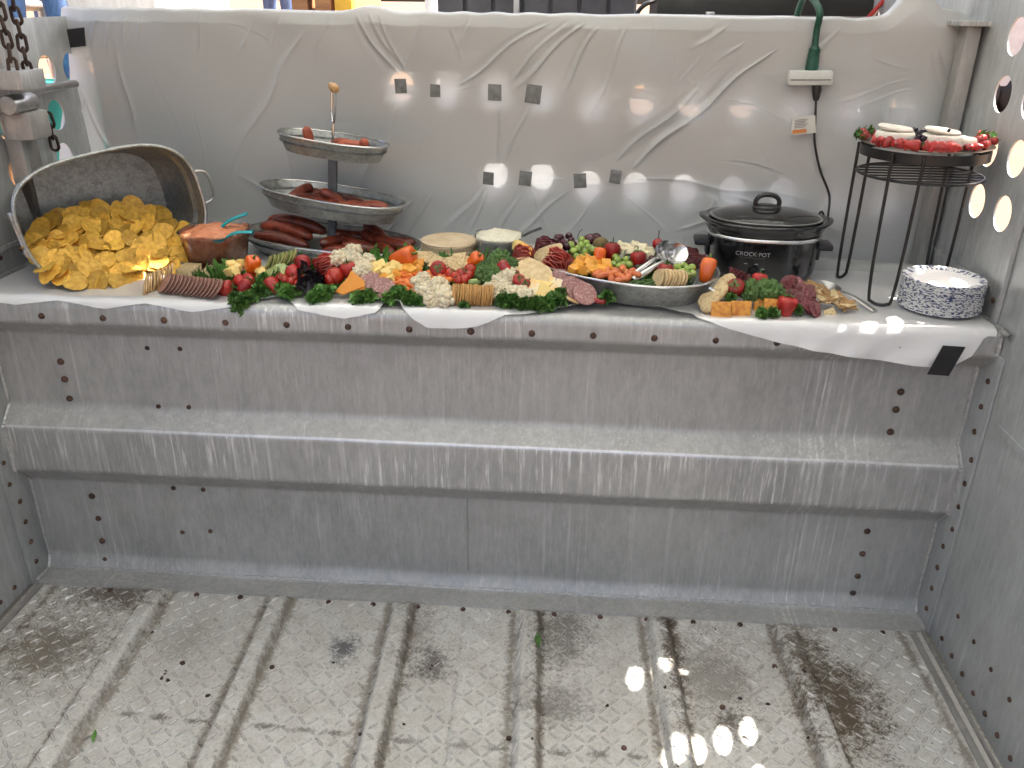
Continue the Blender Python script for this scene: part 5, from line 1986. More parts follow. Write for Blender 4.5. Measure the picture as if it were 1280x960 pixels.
MB().lathe([(.006, -.029), (.0095, -.027), (.0105, -.01), (.0125, .004), (.0105, .02), (.009, .027), (.006, .029)], 16,
           M=Matrix.Translation((0, 0, .449)) @ Matrix.Rotation(R(-52), 4, 'Z') @ Matrix.Rotation(R(90), 4, 'Y')).build('wooden_grip', WOOD, ts)
ts.rotation_euler = (0, R(5.5), R(-10))
Ms = Matrix.Translation(ts.location) @ Euler((0, R(5.5), R(-10))).to_matrix().to_4x4()
sau = [capsule_me('sausage', .17, .017, SAUSAGE, .012, .05, 14, 18), capsule_me('sausage', .135, .0175, SAUSAGE, -.008, .0, 14, 18), capsule_me('sausage', .105, .016, SAUSAGE, .006, .0, 14, 16)]
pale = [capsule_me('sausage', .085, .0145, PALE_SAUSAGE, .008, 0, 14, 16), capsule_me('sausage', .065, .0135, PALE_SAUSAGE, .004, 0, 14, 14)]


def sausage(x, y, z, me, rot, label, group):
    p = Ms @ Vector((x, y, z))
    R_ = (Ms.to_3x3() @ Euler(rot).to_matrix()).to_euler()
    put('sausage', me, p, R_, label, 'sausage', group)


lab = 'long dark smoked sausage lying in the bottom tray of the stand'
for i, (x, y, z, k, rz) in enumerate(((-.14, .03, .048, 0, 3), (-.13, -.02, .05, 0, -4), (-.12, -.07, .036, 0, 2), (-.15, .075, .045, 0, 8), (-.10, .0, .066, 0, 0), (.05, .03, .05, 1, 25), (.08, -.03, .05, 1, -30),
                                      (.13, .02, .052, 1, -22), (.17, -.03, .046, 2, -40), (.16, .06, .045, 1, 10), (.06, -.08, .036, 2, 4), (.11, -.06, .05, 2, 14), (.18, -.005, .062, 1, -18), (.03, -.05, .05, 2, 70), (.11, .045, .070, 2, -35))):
    sausage(x, y, z, sau[k], (0, R(random.uniform(-6, 6)), R(rz)), lab, 'sausages in the bottom tray')
lab = 'dark sausage piece lying in the middle tray of the stand'
for (x, y, z, k, rx, ry, rz) in ((-.10, -.01, .152, 2, 0, -28, 60), (-.06, -.03, .150, 2, 0, 10, 80), (-.03, .02, .150, 2, 0, 0, 40), (.02, -.02, .156, 2, 0, 35, 30), (-.02, -.04, .148, 1, 0, 0, 5), (-.08, .04, .148, 2, 0, 0, 0), (.05, .03, .146, 2, 0, 0, -20)):
    sausage(x, y, z, sau[k], (R(rx), R(ry), R(rz)), lab, 'dark sausages in the middle tray')
for (x, y, z, k, ry, rz) in ((.09, -.03, .152, 0, 3, -8), (.12, .0, .152, 0, -4, 14), (.06, -.05, .150, 1, 0, -30)):
    sausage(x, y, z, pale[k], (0, R(ry), R(rz)), 'reddish grilled sausage at the right end of the middle tray', 'pale sausages in the middle tray')
sausage(-.062, -.02, .312, pale[1], (0, R(80), R(15)), 'sausage standing on end in the top tray of the stand', None)
sausage(.052, .0, .305, pale[0], (0, R(-6), R(8)), 'reddish sausage lying in the top tray of the stand', 'sausages lying in the top tray')
sausage(.02, .03, .300, pale[0], (0, R(0), R(-5)), 'reddish sausage lying in the top tray of the stand', 'sausages lying in the top tray')
sausage(.098, -.025, .312, pale[1], (0, R(-50), R(-60)), 'dark sausage end propped on the right rim of the top tray', None)

# ---- tortillas, cream dip
tor = [disc('tortilla', .078, .0032, TORTILLA, 40, .3, .012, k) for k in range(3)]
tp0 = Vector((-.085, .335, HS + .008))
for k in range(17):
    put('tortilla', tor[k % 3], tp0 + Vector((random.uniform(-.004, .004), random.uniform(-.003, .003), k * .0036)), (R(random.uniform(-1, 1)), R(random.uniform(-1, 1)), random.random() * 6), 'flour tortilla in the stack beside the cream dip', 'tortilla', 'stack of tortillas')
dip = cup('dip_cup', Vector((.052, .305, HS + .006)), .054, .064, .086, DIP, 'clear cup heaped with cream herb dip beside the tortillas', 'dip', .97, 2.6, .014)
spoon('dip_spoon', ony(640, 306, .30), ony(677, 285, .31), CHARCOAL, 'dark grey spoon standing in the cream dip', .016, .0075)

# ---- oval galvanised tray with fruit and cheese
tc = Vector((.375, .167, HS + .006))
TR_A, TR_B, TR_H = .247, .166, .060
tray = thing('oval_tray', tc, 'long oval galvanised tray heaped with grapes, cheese and salami', 'tray', rot=(0, 0, R(-29)))
tub_mesh(TR_A, TR_B, TR_H, .86, .80, (), .0018, 2.25).build('shell', GALV, tray, 50)
rim_tube(TR_A, TR_B, TR_H, .003, 2.25).build('rolled_rim', BRIGHT, tray)
for s in (-1, 1):
    hp = smooth_path([(s * (TR_A + .0), -.035, TR_H - .012), (s * (TR_A + .014), -.034, TR_H - .02), (s * (TR_A + .016), -.030, .018), (s * (TR_A + .014), .0, .012), (s * (TR_A + .016), .030, .018), (s * (TR_A + .014), .034, TR_H - .02), (s * TR_A, .035, TR_H - .012)], 5)
    MB().tube(hp, .0032, 8).build('handle', BRIGHT, tray)


def heap(u, v, lift=0.0):
    """surface of the food heaped in the oval tray"""
    return onplane(u, v, (0, -.16, 1.0), HS + .071 + lift - .16 * .165)


# filler under the heap: a bed of leaves on the tray floor
for i in range(26):
    a_, q = i * 2.4, math.sqrt((i + .5) / 26)
    lx, ly = q * .17 * math.cos(a_), q * .095 * math.sin(a_)
    p = tc + Matrix.Rotation(R(-29), 3, 'Z') @ Vector((lx, ly, .020 + .004 * (i % 3)))
    kale(p, 'kale leaf lining the oval tray under the fruit', 'kale lining the oval tray', 1.0, n=(random.uniform(-.3, .3), random.uniform(-.3, .3), 1))
rolled_salami(heap(694, 327, .010), 'large folded red salami at the left end of the oval tray', 1.1, (.2, -.75, .7), spin=R(-35))
rolled_salami(heap(706, 325, .006), 'folded red salami beside the grapes in the oval tray', .9, (.3, -.7, .7), spin=R(40))
rolled_salami(heap(680, 309, .010), 'folded dark salami at the back left of the oval tray', .95, (-.1, -.6, .8), m=DARK_SALAMI)
row_of_discs('round_cracker', cr_me, heap(675, 321, .012), heap(694, 315, .014), 7, (-.7, -.45, .55), 'round cracker fanned at the left end of the oval tray', 'cracker', 'cracker fan in the oval tray')
gg = ellipsoid_me('green_grape', (.0098, .0098, .0112), GREEN_GRAPE)
rg = ellipsoid_me('red_grape', (.0100, .0100, .0108), RED_GRAPE)


def grapes(list_, me, name, label, group, lift=.008):
    for u, v in list_:
        put(name, me, heap(u, v, lift), (random.random() * 3, random.random() * 3, 0), label, 'grape', group, random.uniform(.9, 1.12))


grapes([(701, 297), (711, 295), (694, 302), (704, 303), (690, 307), (714, 301), (699, 308), (708, 308), (697, 297), (717, 306), (687, 311)], rg, 'red_grape', 'dark red grape at the back left of the oval tray', 'red grapes at the back of the tray', .012)
grapes([(714, 307), (722, 311), (727, 300), (736, 309), (721, 321), (731, 315), (717, 314), (733, 304), (726, 307), (741, 313), (729, 321)], gg, 'green_grape', 'green grape in the bunch beside the dark red grapes', 'green grapes beside the red', .012)
put('grape_stem', MB().tube(smooth_path([(0, 0, 0), (.004, .002, .014), (.012, .002, .022)], 4), .0011, 6).mesh('grape_stem', DARK_STEM), heap(722, 297, .014), (0, 0, 0), 'dark grape stem sticking up from the red grapes', 'stem', None)
put('kiwi', ellipsoid_me('kiwi', (.022, .018, .018), KIWI_SKIN, .0008), heap(751, 305, .012), (0, .2, .5), 'brown whole kiwi behind the green grapes in the tray', 'kiwi', None)
put('fig', ellipsoid_me('fig', (.018, .016, .014), RED_GRAPE, .001), heap(738, 299, .012), (0, .2, .2), 'dark purple fig at the back of the oval tray', 'fig', 'figs at the tray back')
put('fig', ellipsoid_me('fig', (.017, .015, .014), RED_GRAPE, .001), heap(745, 298, .010), (0, .2, .9), 'dark purple fig at the back of the oval tray', 'fig', 'figs at the tray back')
strawberry(heap(765, 314, .016), 'large strawberry behind the orange pepper in the oval tray', None, 1.35, (.1, .2, .9))
pepper(heap(749, 321, .014), 'orange pepper half lying beside the cheddar cubes in the tray', None, pep_o, .95, (.1, .3, .95))
cubes([(731, 324), (722, 332), (746, 331), (737, 337), (752, 336), (728, 338), (717, 338), (741, 326), (744, 340), (735, 331), (757, 331), (725, 326), (752, 339), (759, 335), (748, 338)], chunk_c, 'cheddar cube heaped in the middle of the oval tray', 'cheddar cubes in the oval tray', s=1.15, plane=lambda u, v: heap(u, v, .006))
pc = [capsule_me('fruit_slice', .040, .009, PEACH, .006, .1), capsule_me('fruit_slice', .036, .010, PEACH, .006, .2)]
for u, v in ((755, 345), (765, 343), (774, 346), (782, 341), (790, 340), (764, 349), (770, 340), (778, 336), (786, 346), (794, 344), (759, 339), (775, 351), (748, 342)):
    put('fruit_slice', random.choice(pc), heap(u, v, .008), (random.uniform(-.5, .5), random.uniform(-.3, .3), random.uniform(0, 2.5)), 'orange fruit wedge along the front of the oval tray', 'fruit slice', 'orange fruit wedges in the tray')
grapes([(772, 326), (782, 325), (774, 333), (766, 330), (779, 331), (786, 331), (769, 321)], gg, 'green_grape', 'green grape in the middle of the oval tray between the strawberries', 'green grapes mid tray', .008)
cubes([(776, 307), (784, 309), (794, 308), (803, 311), (811, 313), (789, 314), (800, 316), (779, 314), (808, 319), (815, 318)], chunk_w, 'white cheese chunk at the back of the oval tray', 'white cheese in the oval tray', plane=lambda u, v: heap(u, v, .012))
strawberry(heap(798, 324, .014), 'strawberry below the white cheese in the oval tray', None, 1.3, (-.1, .2, 1))
grapes([(811, 329), (803, 334), (815, 324), (806, 328), (797, 335), (812, 335)], rg, 'red_grape', 'dark red grape beside the serving spoons', 'red grapes beside the spoons', .006)
chp = put('cherry_pepper', None, heap(822, 305, .020), face((.05, 0, 1)), 'round red cherry pepper with curved dark stem behind the spoons', 'pepper', None, 1.0,
          (('flesh', ellipsoid_me('flesh', (.0145, .0145, .015), RED_PEP)), ('stem', MB().tube(smooth_path([(0, 0, .014), (0, 0, .026), (.006, 0, .034)], 4), .0014, 6).mesh('stem', DARK_STEM))))
strawberry(heap(831, 340, .010), 'strawberry between the spoon bowls and the round crackers', None, 1.3, (.1, .1, 1))
grapes([(847, 334), (853, 340), (860, 344), (865, 335), (855, 332), (848, 343), (866, 342), (859, 337), (841, 338)], gg, 'green_grape', 'green grape at the right end of the oval tray', 'green grapes at the tray end', .008)
row_of_discs('round_cracker', cr_me, heap(822, 349, .012), heap(851, 350, .010), 8, (-.8, -.42, .35), 'round cracker in the short row at the tray front below the strawberry', 'cracker', 'cracker row at the tray front')
bean = capsule_me('green_bean', .05, .004, ASPARAGUS, .004, .1, 8, 8)
for k in range(9):
    put('green_bean', bean, heap(786 + k * 4, 351 + (k % 3) * 3, .000), (random.uniform(-.2, .2), random.uniform(-.2, .2), random.uniform(-.2, .9)), 'green bean at the tray front under the spoon handles', 'bean', 'green beans in the tray')
rolled_salami(heap(862, 322, .008), 'folded dark salami at the back right of the oval tray', .9, (0, -.6, .8), m=DARK_SALAMI)
rolled_salami(heap(876, 328, .004), 'small folded salami beside the tall orange pepper', .7, (.1, -.6, .8), m=DARK_SALAMI)
pepper(heap(884, 337, .012), 'tall orange pepper at the right tip of the oval tray', None, pep_o, 1.2, (.2, .3, .95))
tpk = MB().tube([(0, 0, 0), (.045, .0, .018)], .0009, 6).build('toothpick', PALE_CRACKER)
tpk.location = heap(845, 348, .012)
tag(tpk, 'wooden toothpick lying among the green grapes', 'toothpick')
spoon('serving_spoon', ony(833, 313, .17), ony(779, 354, .045), BRIGHT, 'large steel serving spoon, the lower of the crossed pair on the tray', .036, .006, 'spoon', None, (.25, -.75, .6), .42)
spoon('serving_spoon', ony(846, 317, .15), ony(792, 350, .050), BRIGHT, 'large steel serving spoon, the upper of the crossed pair on the tray', .037, .006, 'spoon', None, (.25, -.75, .6), .42)

# ---- right cluster in front of the slow cooker
bread = disc('crostini', .021, .010, [SEED_CRACKER, CRACKER_EDGE], 20, .3, .03)
for k, (u, v) in enumerate(((886, 381), (890, 374), (895, 368), (900, 362), (905, 356), (910, 352), (883, 376))):
    put('crostini', bread, bank(u, v, .014), face((-.5, -.55, .6), k), 'toasted bread round leaning between tray handle and cheese squares', 'bread', 'toasted bread rounds')
rolled_salami(bank(923, 347, .010), 'striped folded salami lying in front of the slow cooker', .9, (.2, -.6, .8), m=DARK_SALAMI, spin=R(60))
strawberry(bank(920, 361, .010), 'strawberry between the bread rounds and the broccoli', 'strawberries by the broccoli', 1.45, (-.3, -.6, .6))
strawberry(bank(949, 352, .010), 'strawberry right in front of the slow cooker', None, 1.25, (.1, .3, 1))
for u, v, s, lab in ((940, 364, 1.15, 'broccoli floret between two strawberries before the slow cooker'), (963, 365, 1.2, 'broccoli floret beside the dark salami pile'), (955, 358, .8, 'small broccoli floret at the foot of the slow cooker')):
    broc(bank(u, v, .010), lab, None, s)
sqc = box_me('cheese_square', (.046, .012, .036), CHEESE_CRACKER, .002, .0016)
for u, v, lab in ((901, 386, 'herbed orange cheese square against the bread rounds'), (926, 385, 'herbed orange cheese square in the middle of the front row'), (954, 379, 'herbed orange cheese square behind the flat kale sprig'), (966, 382, 'herbed orange cheese square touching the front strawberry')):
    p = onz(u, v + 9, HS + .006) + Vector((0, .006, .014))
    put('cheese_square', sqc, p, (R(-16), R(random.uniform(-3, 3)), R(random.uniform(-6, 6))), lab, 'cheese', None, .98)
strawberry(onz(983, 396, HS + .004) + Vector((0, .012, .022)), 'large strawberry at the front beside the cheese squares', None, 1.55, (.1, .1, 1))
sld = disc('dark_salami_slice', .022, .003, DARK_SALAMI, 20, .3, .05)
for k in range(34):
    u, v = random.uniform(982, 1020), 0
    q = (u - 982) / 38
    v = 357 + q * 22 + random.uniform(-9, 10)
    put('dark_salami_slice', sld, bank(u, v, .008), face((random.uniform(-.6, .8), random.uniform(-.9, -.1), random.uniform(.3, 1)), k), 'dark marbled salami slice in the loose pile before the slow cooker', 'salami', 'pile of dark salami slices', random.uniform(.75, 1.05))
tri = slab('brown_cracker', [(-.022, -.018), (.024, -.014), (.004, .026)], .004, GRAIN_CRACKER)
tri2 = slab('brown_cracker', [(-.020, -.014), (.020, -.014), (.020, .014), (-.020, .014)], .004, SEED_CRACKER)
for k in range(26):
    q = random.random()
    u, v = 1010 + q * 52, 360 + q * 24 + random.uniform(-5, 4)
    put('brown_cracker', tri if k % 3 else tri2, bank(u, v, .006 if q < .6 else 0, .3), face((random.uniform(-.4, .4), random.uniform(-.6, .1), 1), random.random() * 6), 'brown grain cracker strewn beside the spatula', 'cracker', 'brown crackers beside the spatula')
put('brown_cracker', tri2, onz(1037, 391, HS + .010), face((.1, -.7, .5), .3), 'single small square cracker lying apart on the tablecloth', 'cracker', None, .7)
spoon('serving_ladle', onz(1036, 357, HS + .022), onz(1094, 389, HS + .010), STEEL, 'dull steel serving spoon lying beside the slow cooker', .036, .006, 'spoon', None, (-.1, .15, 1), .5)

# ------------------------------------------------------------------ slow cooker
pot = thing('slow_cooker', (.752, .318, HS + .006), 'black oval slow cooker with glass lid and silver band', 'slow cooker', rot=(0, 0, R(-4)))
SXP, SYP = 1.0, .76
MB().lathe([(.128, 0), (.134, .003), (.140, .02), (.1435, .10), (.1445, .106)], 56, SXP, SYP, sup=2.3).build('heating_base', POT_BLACK, pot, 50)
MB().lathe([(.1445, .1062), (.149, .108), (.150, .113), (.147, .1165), (.140, .1166)], 56, SXP, SYP, caps=(False, False), sup=2.3).build('silver_band', BRIGHT, pot, 50)
crk = MB().lathe([(.138, .114), (.147, .118), (.151, .128), (.153, .136), (.158, .140), (.163, .1445), (.163, .149), (.158, .1515), (.148, .150), (.142, .145), (.139, .13), (.136, .118)], 56, SXP, SYP, caps=(False, True), sup=2.2)
for i, (x, y, z) in enumerate(crk.v):       # spouted grips at both ends of the stoneware
    if z > .137:
        k = max(0, abs(x) / .163 - .93) / .07
        crk.v[i] = (x * (1 + .05 * k), y, z + .004 * k)
crk.build('stoneware_rim', POT_BLACK, pot, 60)
lid_prof = [(.142, .1495), (.1425, .153), (.138, .155)]
MB().lathe([(.1395, .150), (.143, .152), (.1435, .1545), (.140, .156), (.137, .155)], 56, SXP, SYP, caps=(False, False), sup=2.2).build('lid_band', STEEL, pot, 60)
MB().lathe([(.138, .1545), (.130, .159), (.11, .165), (.08, .171), (.05, .174), (.02, .1755), (.0005, .1758)], 56, SXP, SYP, caps=(False, False), sup=2.2).build('glass_lid', GLASS, pot, 180)
MB().lathe([(.036, .172), (.038, .1765), (.034, .180), (.026, .183), (.0005, .184)], 28, 1, .7).build('knob_base', POT_PLASTIC, pot, 60)
kp = smooth_path([(-.029, 0, .181), (-.030, 0, .190), (-.024, 0, .201), (-.010, 0, .2075), (.010, 0, .2075), (.024, 0, .201), (.030, 0, .190), (.029, 0, .181)], 5)
MB().tube(kp, .0062, 10).build('knob_loop', POT_PLASTIC, pot, 60)
for s in (-1, 1):
    mb = MB().box((s * .158, 0, .082), (.040, .070, .016), bev=.0075)
    mb.box((s * .142, 0, .062), (.010, .052, .030), bev=.004)
    mb.build('side_handle', POT_PLASTIC, pot)
for x in (-.09, .09):
    for y in (-.06, .06):
        MB().lathe([(.010, -.005), (.011, 0), (.011, .004)], 10, M=Matrix.Translation((x, y, 0))).build('foot', POT_PLASTIC, pot)


def text(body, size, m, parent, M, name='lettering', extrude=.0003, space=1.0):
    cu = bpy.data.curves.new('t', 'FONT')
    cu.body = body
    cu.size = size
    cu.extrude = extrude
    cu.align_x = 'CENTER'
    cu.align_y = 'CENTER'
    cu.space_character = space
    tmp = bpy.data.objects.new('t', cu)
    col.objects.link(tmp)
    dg = bpy.context.evaluated_depsgraph_get()
    me = bpy.data.meshes.new_from_object(tmp.evaluated_get(dg))
    bpy.data.objects.remove(tmp)
    me.materials.clear()
    me.materials.append(m)
    me.transform(M)
    return me


def on_pot(me):
    """wrap flat lettering (x along, y up) on the cooker's front"""
    for v in me.vertices:
        x, z, e = v.co.x, v.co.y, v.co.z
        k = min(1.0, max(0.0, (z - .02) / .08))
        r = .140 + .0035 * k
        yy = -(max(0.0, 1 - (abs(x) / r) ** 2.3)) ** (1 / 2.3) * r * SYP
        v.co = (x, yy - .0006 - e, z)
    me.update()
    return me


link('lettering', on_pot(text('CROCK·POT', .0145, SILVER_PRINT, pot, Matrix.Translation((-.035, .077, 0)), space=1.05)), pot)
bars = MB()
for k in range(9):
    bars.box((-.063 + k * .007, .068, 0), (.0055, .0009, .0004))
me = bars.mesh('underline', GREY_PRINT, 0)
link('lettering_rule', on_pot(me), pot)
for x, w in ((-.050, .008), (-.024, .009), (-.006, .008)):
    link('dial_mark', on_pot(MB().box((x, .052 - (.012 if x == -.006 else 0), 0), (w, .0022, .0004)).mesh('dial_mark', SILVER_PRINT, 0)), pot)
dl = MB().lathe([(.013, 0), (.0135, .004), (.011, .011), (.0005, .012)], 20, M=Matrix.Translation((-.03, -.106, .030)) @ Matrix.Rotation(R(90), 4, 'X'))
dl.build('control_dial', POT_PLASTIC, pot)

# ------------------------------------------------------------------ power: green extension cord, white tap, black plug and cord
def sheet_front(u, v, off=.02):
    p = bp(u, v)
    d = float(sheet_d(np.array([p.x]), np.array([p.z]))[0])
    n = Vector((0, -1, 0)) * (d + off)
    return onplane(u, v, BN, BK - .006 - d - off)


gc = [bp(1003, 40) + Vector((0, .09, 0)), bp(1006, 22) + Vector((0, .065, .03)), bp(1012, 14) + Vector((0, .03, .035)), bp(1019, 20) + Vector((0, -.035, .012)), sheet_front(1021, 38, .014), sheet_front(1018, 62, .016)]
ec = thing('extension_cord', gc[-1], 'green extension cord hanging over the gate top', 'cord')
M0 = -Vector(gc[-1])
MB().tube([q + M0 for q in smooth_path(gc, 6)], .0085, 10).build('cable', CORD_GREEN, ec, 60)
e0, e1 = sheet_front(1019, 58, .016) + M0, sheet_front(1014, 88, .018) + M0
mb = MB().tube([e0, e0.lerp(e1, .15), e0.lerp(e1, .6), e1], [.010, .013, .0155, .0165], 14)
for k in range(4):
    q = e0.lerp(e1, .12 + .09 * k)
    mb.lathe([(.0145, -.0015), (.0155, 0), (.0145, .0015)], 14, M=Matrix.Translation(q))
mb.build('socket_end', CORD_GREEN, ec, 60)
a = sheet_front(1012, 97, .022)
tapo = thing('power_tap', a, 'white flat three-way power tap on the green cord', 'power tap', rot=(0, R(-1.5), ang))
MB().box((0, 0, 0), (.112, .042, .036), bev=.008).build('casing', WHITE_PL, tapo)
MB().box((0, -.0212, -.004), (.100, .002, .003)).build('seam', GREY_PRINT, tapo)
b0 = sheet_front(1021, 106, .022)
pg = thing('electric_cable', b0, 'thin black power cord running from the white tap to the slow cooker', 'cord')
M0 = -Vector(b0)
b1 = sheet_front(1020, 126, .022)
MB().tube([b0 + M0, b0.lerp(b1, .35) + M0, b0.lerp(b1, .8) + M0, b1 + M0], [.0125, .0125, .009, .006], 12).build('plug', POT_PLASTIC, pg, 60)
cpts = [b1] + [sheet_front(u, v, .02) for u, v in ((1019, 150), (1018, 172), (1021, 195), (1026, 215), (1034, 235), (1037, 247))]
cpts += [ony(1036, 262, .42), ony(1033, 278, .41), Vector((.915, .40, 1.0)), Vector((.90, .40, .92)), Vector((.86, .405, HS + .05))]
MB().tube([q + M0 for q in smooth_path(cpts, 7)], .0032, 8).build('cable', POT_PLASTIC, pg, 60)
c = [sheet_front(u, v, .026) for u, v in ((990, 147), (1019, 144), (1020, 166), (989, 169))]
tg = thing('cord_tag', c[0], 'white paper warning tag with orange print tied to the black cord', 'tag')
mb = MB()
q = [p - c[0] for p in c]
mb.add(q + [p + Vector((0, .0006, 0)) for p in q], [(3, 2, 1, 0), (4, 5, 6, 7), (0, 1, 5, 4), (1, 2, 6, 5), (2, 3, 7, 6), (3, 0, 4, 7)])
mb.build('card', PAPER_TAG, tg, 0)


def tq(s, t_):
    return q[0].lerp(q[1], s).lerp(q[3].lerp(q[2], s), t_) + Vector((0, -.0009, 0))


mb = MB()
mb.add([tq(.04, .72), tq(.62, .72), tq(.62, .93), tq(.04, .93)], [(3, 2, 1, 0)])
mb.build('orange_band', ORANGE_PRINT, tg, 0)
mb = MB()
for k in range(6):
    t_ = .16 + k * .085
    mb.add([tq(.12, t_), tq(.70 - .08 * (k % 3), t_), tq(.70 - .08 * (k % 3), t_ + .03), tq(.12, t_ + .03)], [(3, 2, 1, 0)])
mb.build('print_lines', GREY_PRINT, tg, 0)

# ------------------------------------------------------------------ wire plant stand with fruit plate
SC = Vector((1.068, .188, HS + .006))
ws = thing('wire_stand', SC, 'tall black wire plant stand with hairpin legs holding a fruit plate', 'stand')
SZ = .358
SR = .140
ring = [(SR * math.cos(a), SR * math.sin(a), 0) for a in [2 * PI * i / 48 for i in range(48)]]
MB().lathe([(SR, SZ - .022), (SR + .003, SZ - .022), (SR + .003, SZ), (SR, SZ)], 48, caps=(False, False)).build('top_band', BLACK_WIRE, ws, 60)
mb = MB()
mb.tube([(x * 1.0, y * 1.0, SZ - .064) for x, y, z in ring], .0034, 8, close=True)
mb.build('shelf_ring', BLACK_WIRE, ws, 60)
for k in range(7):
    y = -.105 + .035 * k
    x = math.sqrt(SR * SR - y * y)
    MB().tube([(-x, y, SZ - .064), (x, y, SZ - .064)], .0024, 6).build('shelf_wire', BLACK_WIRE, ws)
for a in (R(-123), R(137), R(32)):
    t_ = Vector((-math.sin(a), math.cos(a), 0))
    rd = Vector((math.cos(a), math.sin(a), 0))
    w = .026
    c0 = rd * (SR + .004)
    pts = [c0 + t_ * w * 1.3 + Vector((0, 0, SZ - .004)), c0 + t_ * w * 1.2 + Vector((0, 0, .12)), c0 + t_ * w + Vector((0, 0, .022)), c0 + t_ * w * .7 + Vector((0, 0, .008)), c0 + Vector((0, 0, .0035)),
           c0 - t_ * w * .7 + Vector((0, 0, .008)), c0 - t_ * w + Vector((0, 0, .022)), c0 - t_ * w * 1.2 + Vector((0, 0, .12)), c0 - t_ * w * 1.3 + Vector((0, 0, SZ - .004))]
    MB().tube(smooth_path(pts, 5), .0040, 8).build('hairpin_leg', BLACK_WIRE, ws, 60)
PZ = SC.z + SZ
fp = thing('fruit_plate', (SC.x, SC.y, PZ), 'round tin plate of strawberries and soft cheese on the wire stand', 'plate')
MB().lathe([(.0, .0015), (.12, .0015), (.142, .006), (.147, .008), (.147, .0095), (.141, .0075), (.119, .0035), (.0, .0035)], 48, caps=(False, False)).build('dish', TINPLATE, fp, 60)


def on_plate(u, v, z):
    return onz(u, v, z)


random.seed(41)
brie = [MB().lathe([(.0005, 0), (.036, 0), (.041, .002), (.043, .007), (.043, .027), (.041, .0325), (.036, .0345), (.0005, .0348)], 32).jitter(.0012, 40).mesh('brie_wheel', BRIE, 50),
        MB().lathe([(.0005, 0), (.034, 0), (.038, .002), (.039, .005), (.036, .009), (.0005, .010)], 32).jitter(.0012, 40).mesh('brie_lid', BRIE, 50)]
zt = PZ + .005
for u, v, s, lab in ((1121, 178, 1.0, 'white soft cheese wheel with its top slice tilted beside blackberries'), (1180, 182, 1.0, 'white soft cheese wheel with lifted top at the wall side of the plate'), (1204, 182, .8, 'smaller white soft cheese wheel behind the plate strawberries')):
    p = onz(u, v, zt + .012)
    p.z = zt
    p.y += .02
    o = thing('soft_cheese', p, lab, 'cheese')
    o.scale = (s,) * 3
    link('wheel', brie[0], o)
    if s == 1.0:
        link('top_slice', brie[1], o, (.0, .004, .036), (R(6), R(3), 1))
leafp = [kale_me[0], kale_me[2]]
for u, v in ((1074, 170), (1083, 166), (1238, 169), (1226, 172), (1166, 178), (1108, 176)):
    kale(onz(u, v, zt + .014), 'small green leaf sprig tucked among the fruit plate strawberries', 'leaf sprigs on the fruit plate', .45)
bb = MB()
for i in range(26):
    k = (i + .5) / 26
    th = math.acos(1 - 2 * k)
    a = i * 2.4
    bb.ball((.0075 * math.sin(th) * math.cos(a), .0075 * math.sin(th) * math.sin(a), .0095 * math.cos(th)), .0031, 6, 5)
bb_me = bb.mesh('blackberry', BLACKBERRY, 180)
for u, v, dz in ((1144, 172, .02), (1151, 168, .028), (1147, 180, .014), (1154, 176, .02), (1142, 165, .03), (1157, 169, .026), (1150, 184, .010), (1149, 174, .024)):
    put('blackberry', bb_me, onz(u, v, zt + dz), (random.random(), random.random(), 0), 'blackberry heaped between the two soft cheeses on the fruit plate', 'blackberry', 'blackberries on the plate', 1.05)
for u, v in ((1186, 163),):
    put('blackberry', bb_me, onz(u, v, zt + .050), (0, 0, 0), 'single dark berry on the top of a soft cheese', 'blackberry', None, .35)
hal = MB().lathe([(.0004, -.022), (.006, -.019), (.0115, -.011), (.0148, -.001), (.0155, .007), (.013, .013), (.006, .0155), (.0004, .0155)], 16, 1, .62).jitter(.001, 45).mesh('half', STRAW, 180)
SB = [(1072, 171), (1080, 168), (1086, 175), (1078, 178), (1092, 181), (1099, 177), (1104, 184), (1112, 184), (1120, 187), (1128, 183), (1136, 187), (1142, 184), (1160, 186), (1168, 185), (1175, 187), (1184, 187), (1192, 186),
      (1200, 187), (1208, 184), (1214, 180), (1221, 178), (1228, 175), (1235, 174), (1241, 171), (1224, 184), (1232, 181), (1215, 187), (1095, 172), (1088, 166), (1244, 176)]
for i, (u, v) in enumerate(SB):
    p = onz(u, v, zt + .010 + random.uniform(0, .005))
    r2 = Vector((p.x - SC.x, p.y - SC.y))
    if r2.length > .142:
        r2 = r2.normalized() * .142
        p = Vector((SC.x + r2.x, SC.y + r2.y, zt + .014))
    strawberry(p, 'strawberry in the ring around the rim of the fruit plate', 'strawberries round the fruit plate', random.choice((.5, .6, .7, .8, .85)))

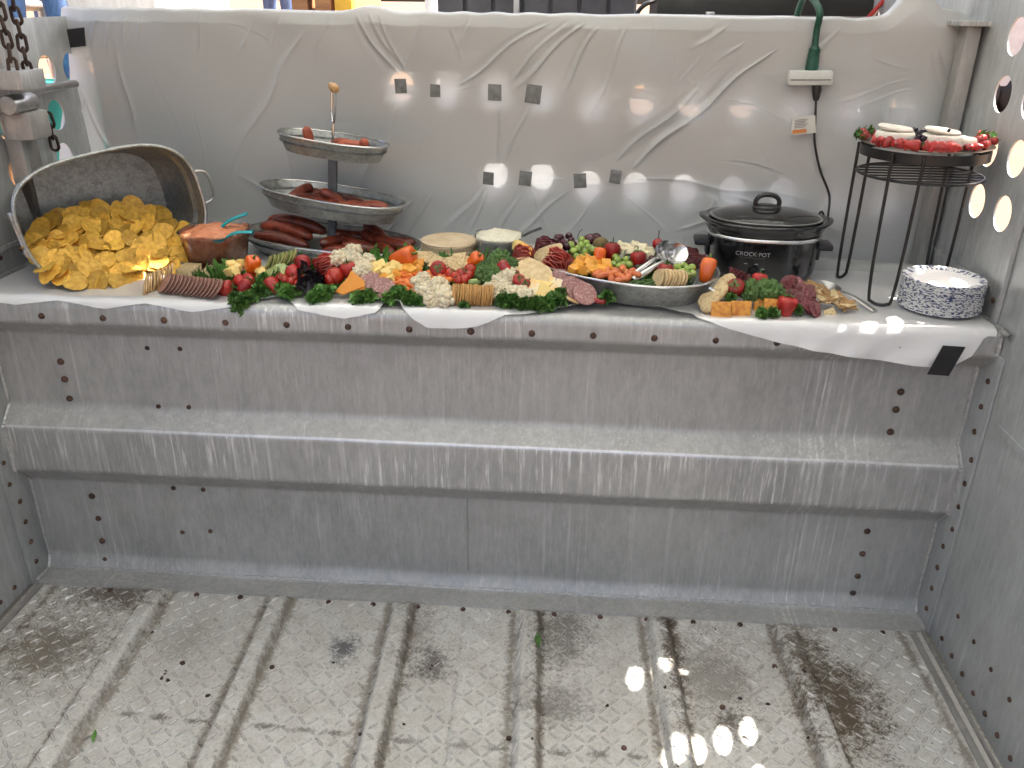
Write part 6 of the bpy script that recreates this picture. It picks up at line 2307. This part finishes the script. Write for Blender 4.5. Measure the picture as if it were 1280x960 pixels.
# ------------------------------------------------------------------ paper plates
pp = MB().lathe([(.0005, .0022), (.060, .0018), (.074, .003), (.080, .008), (.098, .0125), (.1065, .0135), (.1075, .0120), (.100, .0105), (.082, .0062), (.075, .0012), (.061, 0), (.0005, 0)], 44, caps=(False, False)).mesh('paper_plate', PLATE, 60)
random.seed(51)
p0 = onz(1187, 402, HS + .006) + Vector((0, .088, 0))
p0.x = min(p0.x + .006, XW - .0925)
p0.z = HS + .006
for k in range(27):
    put('paper_plate', pp, p0 + Vector((random.uniform(-.0012, .0012), random.uniform(-.0012, .0012), k * .00265)), (0, 0, random.random() * 6.28), 'blue-flecked white paper plate in the stack beside the wire stand', 'plate', 'stack of paper plates', .85)

# ------------------------------------------------------------------ scraps on the floor
random.seed(61)
lf = MB()
P = []
for i in range(9):
    s = i / 8
    w = .010 * math.sin(PI * min(1, s * .95 + .03))
    P.append([(x * w, -.035 + .07 * s, .004 + .003 * abs(x) + .002 * math.sin(s * 5)) for x in (-1, -.5, 0, .5, 1)])
leaf_me = lf.grid(P).mesh('fallen_leaf', KALE, 180)
for u, v, rz, s, lab in ((672, 810, .1, .85, 'long green leaf scrap lying by a floor rib under the shelf'), (118, 921, .35, .55, 'small dried green leaf scrap on the tread floor'), (346, 727, 1.2, .3, 'tiny green scrap at the foot of the riser')):
    p = onz(u, v, .002)
    p.z = floor_h(p.x, p.y) + .001
    put('fallen_leaf', leaf_me, p, (0, 0, rz), lab, 'leaf', None, s)
cr = [MB().ball((0, 0, .002), (.006, .004, .003), 7, 5).jitter(.002, 300, k).mesh('mud_crumb', RIND, 0) for k in range(3)]
for i, (u, v) in enumerate([(206, 842), (202, 848), (207, 839), (210, 851), (260, 870), (545, 830), (538, 836), (925, 873), (540, 832), (452, 925), (759, 882), (665, 935), (190, 790), (417, 828), (505, 905), (960, 880), (830, 870), (1003, 850), (700, 745), (1010, 922)]):
    p = onz(u, v, .002)
    p.z = floor_h(p.x, p.y)
    put('mud_crumb', random.choice(cr), p, (0, 0, random.random() * 6), 'small dark crumb of mud on the tread floor', 'crumb', 'mud crumbs on the floor', random.uniform(.5, 1.1))
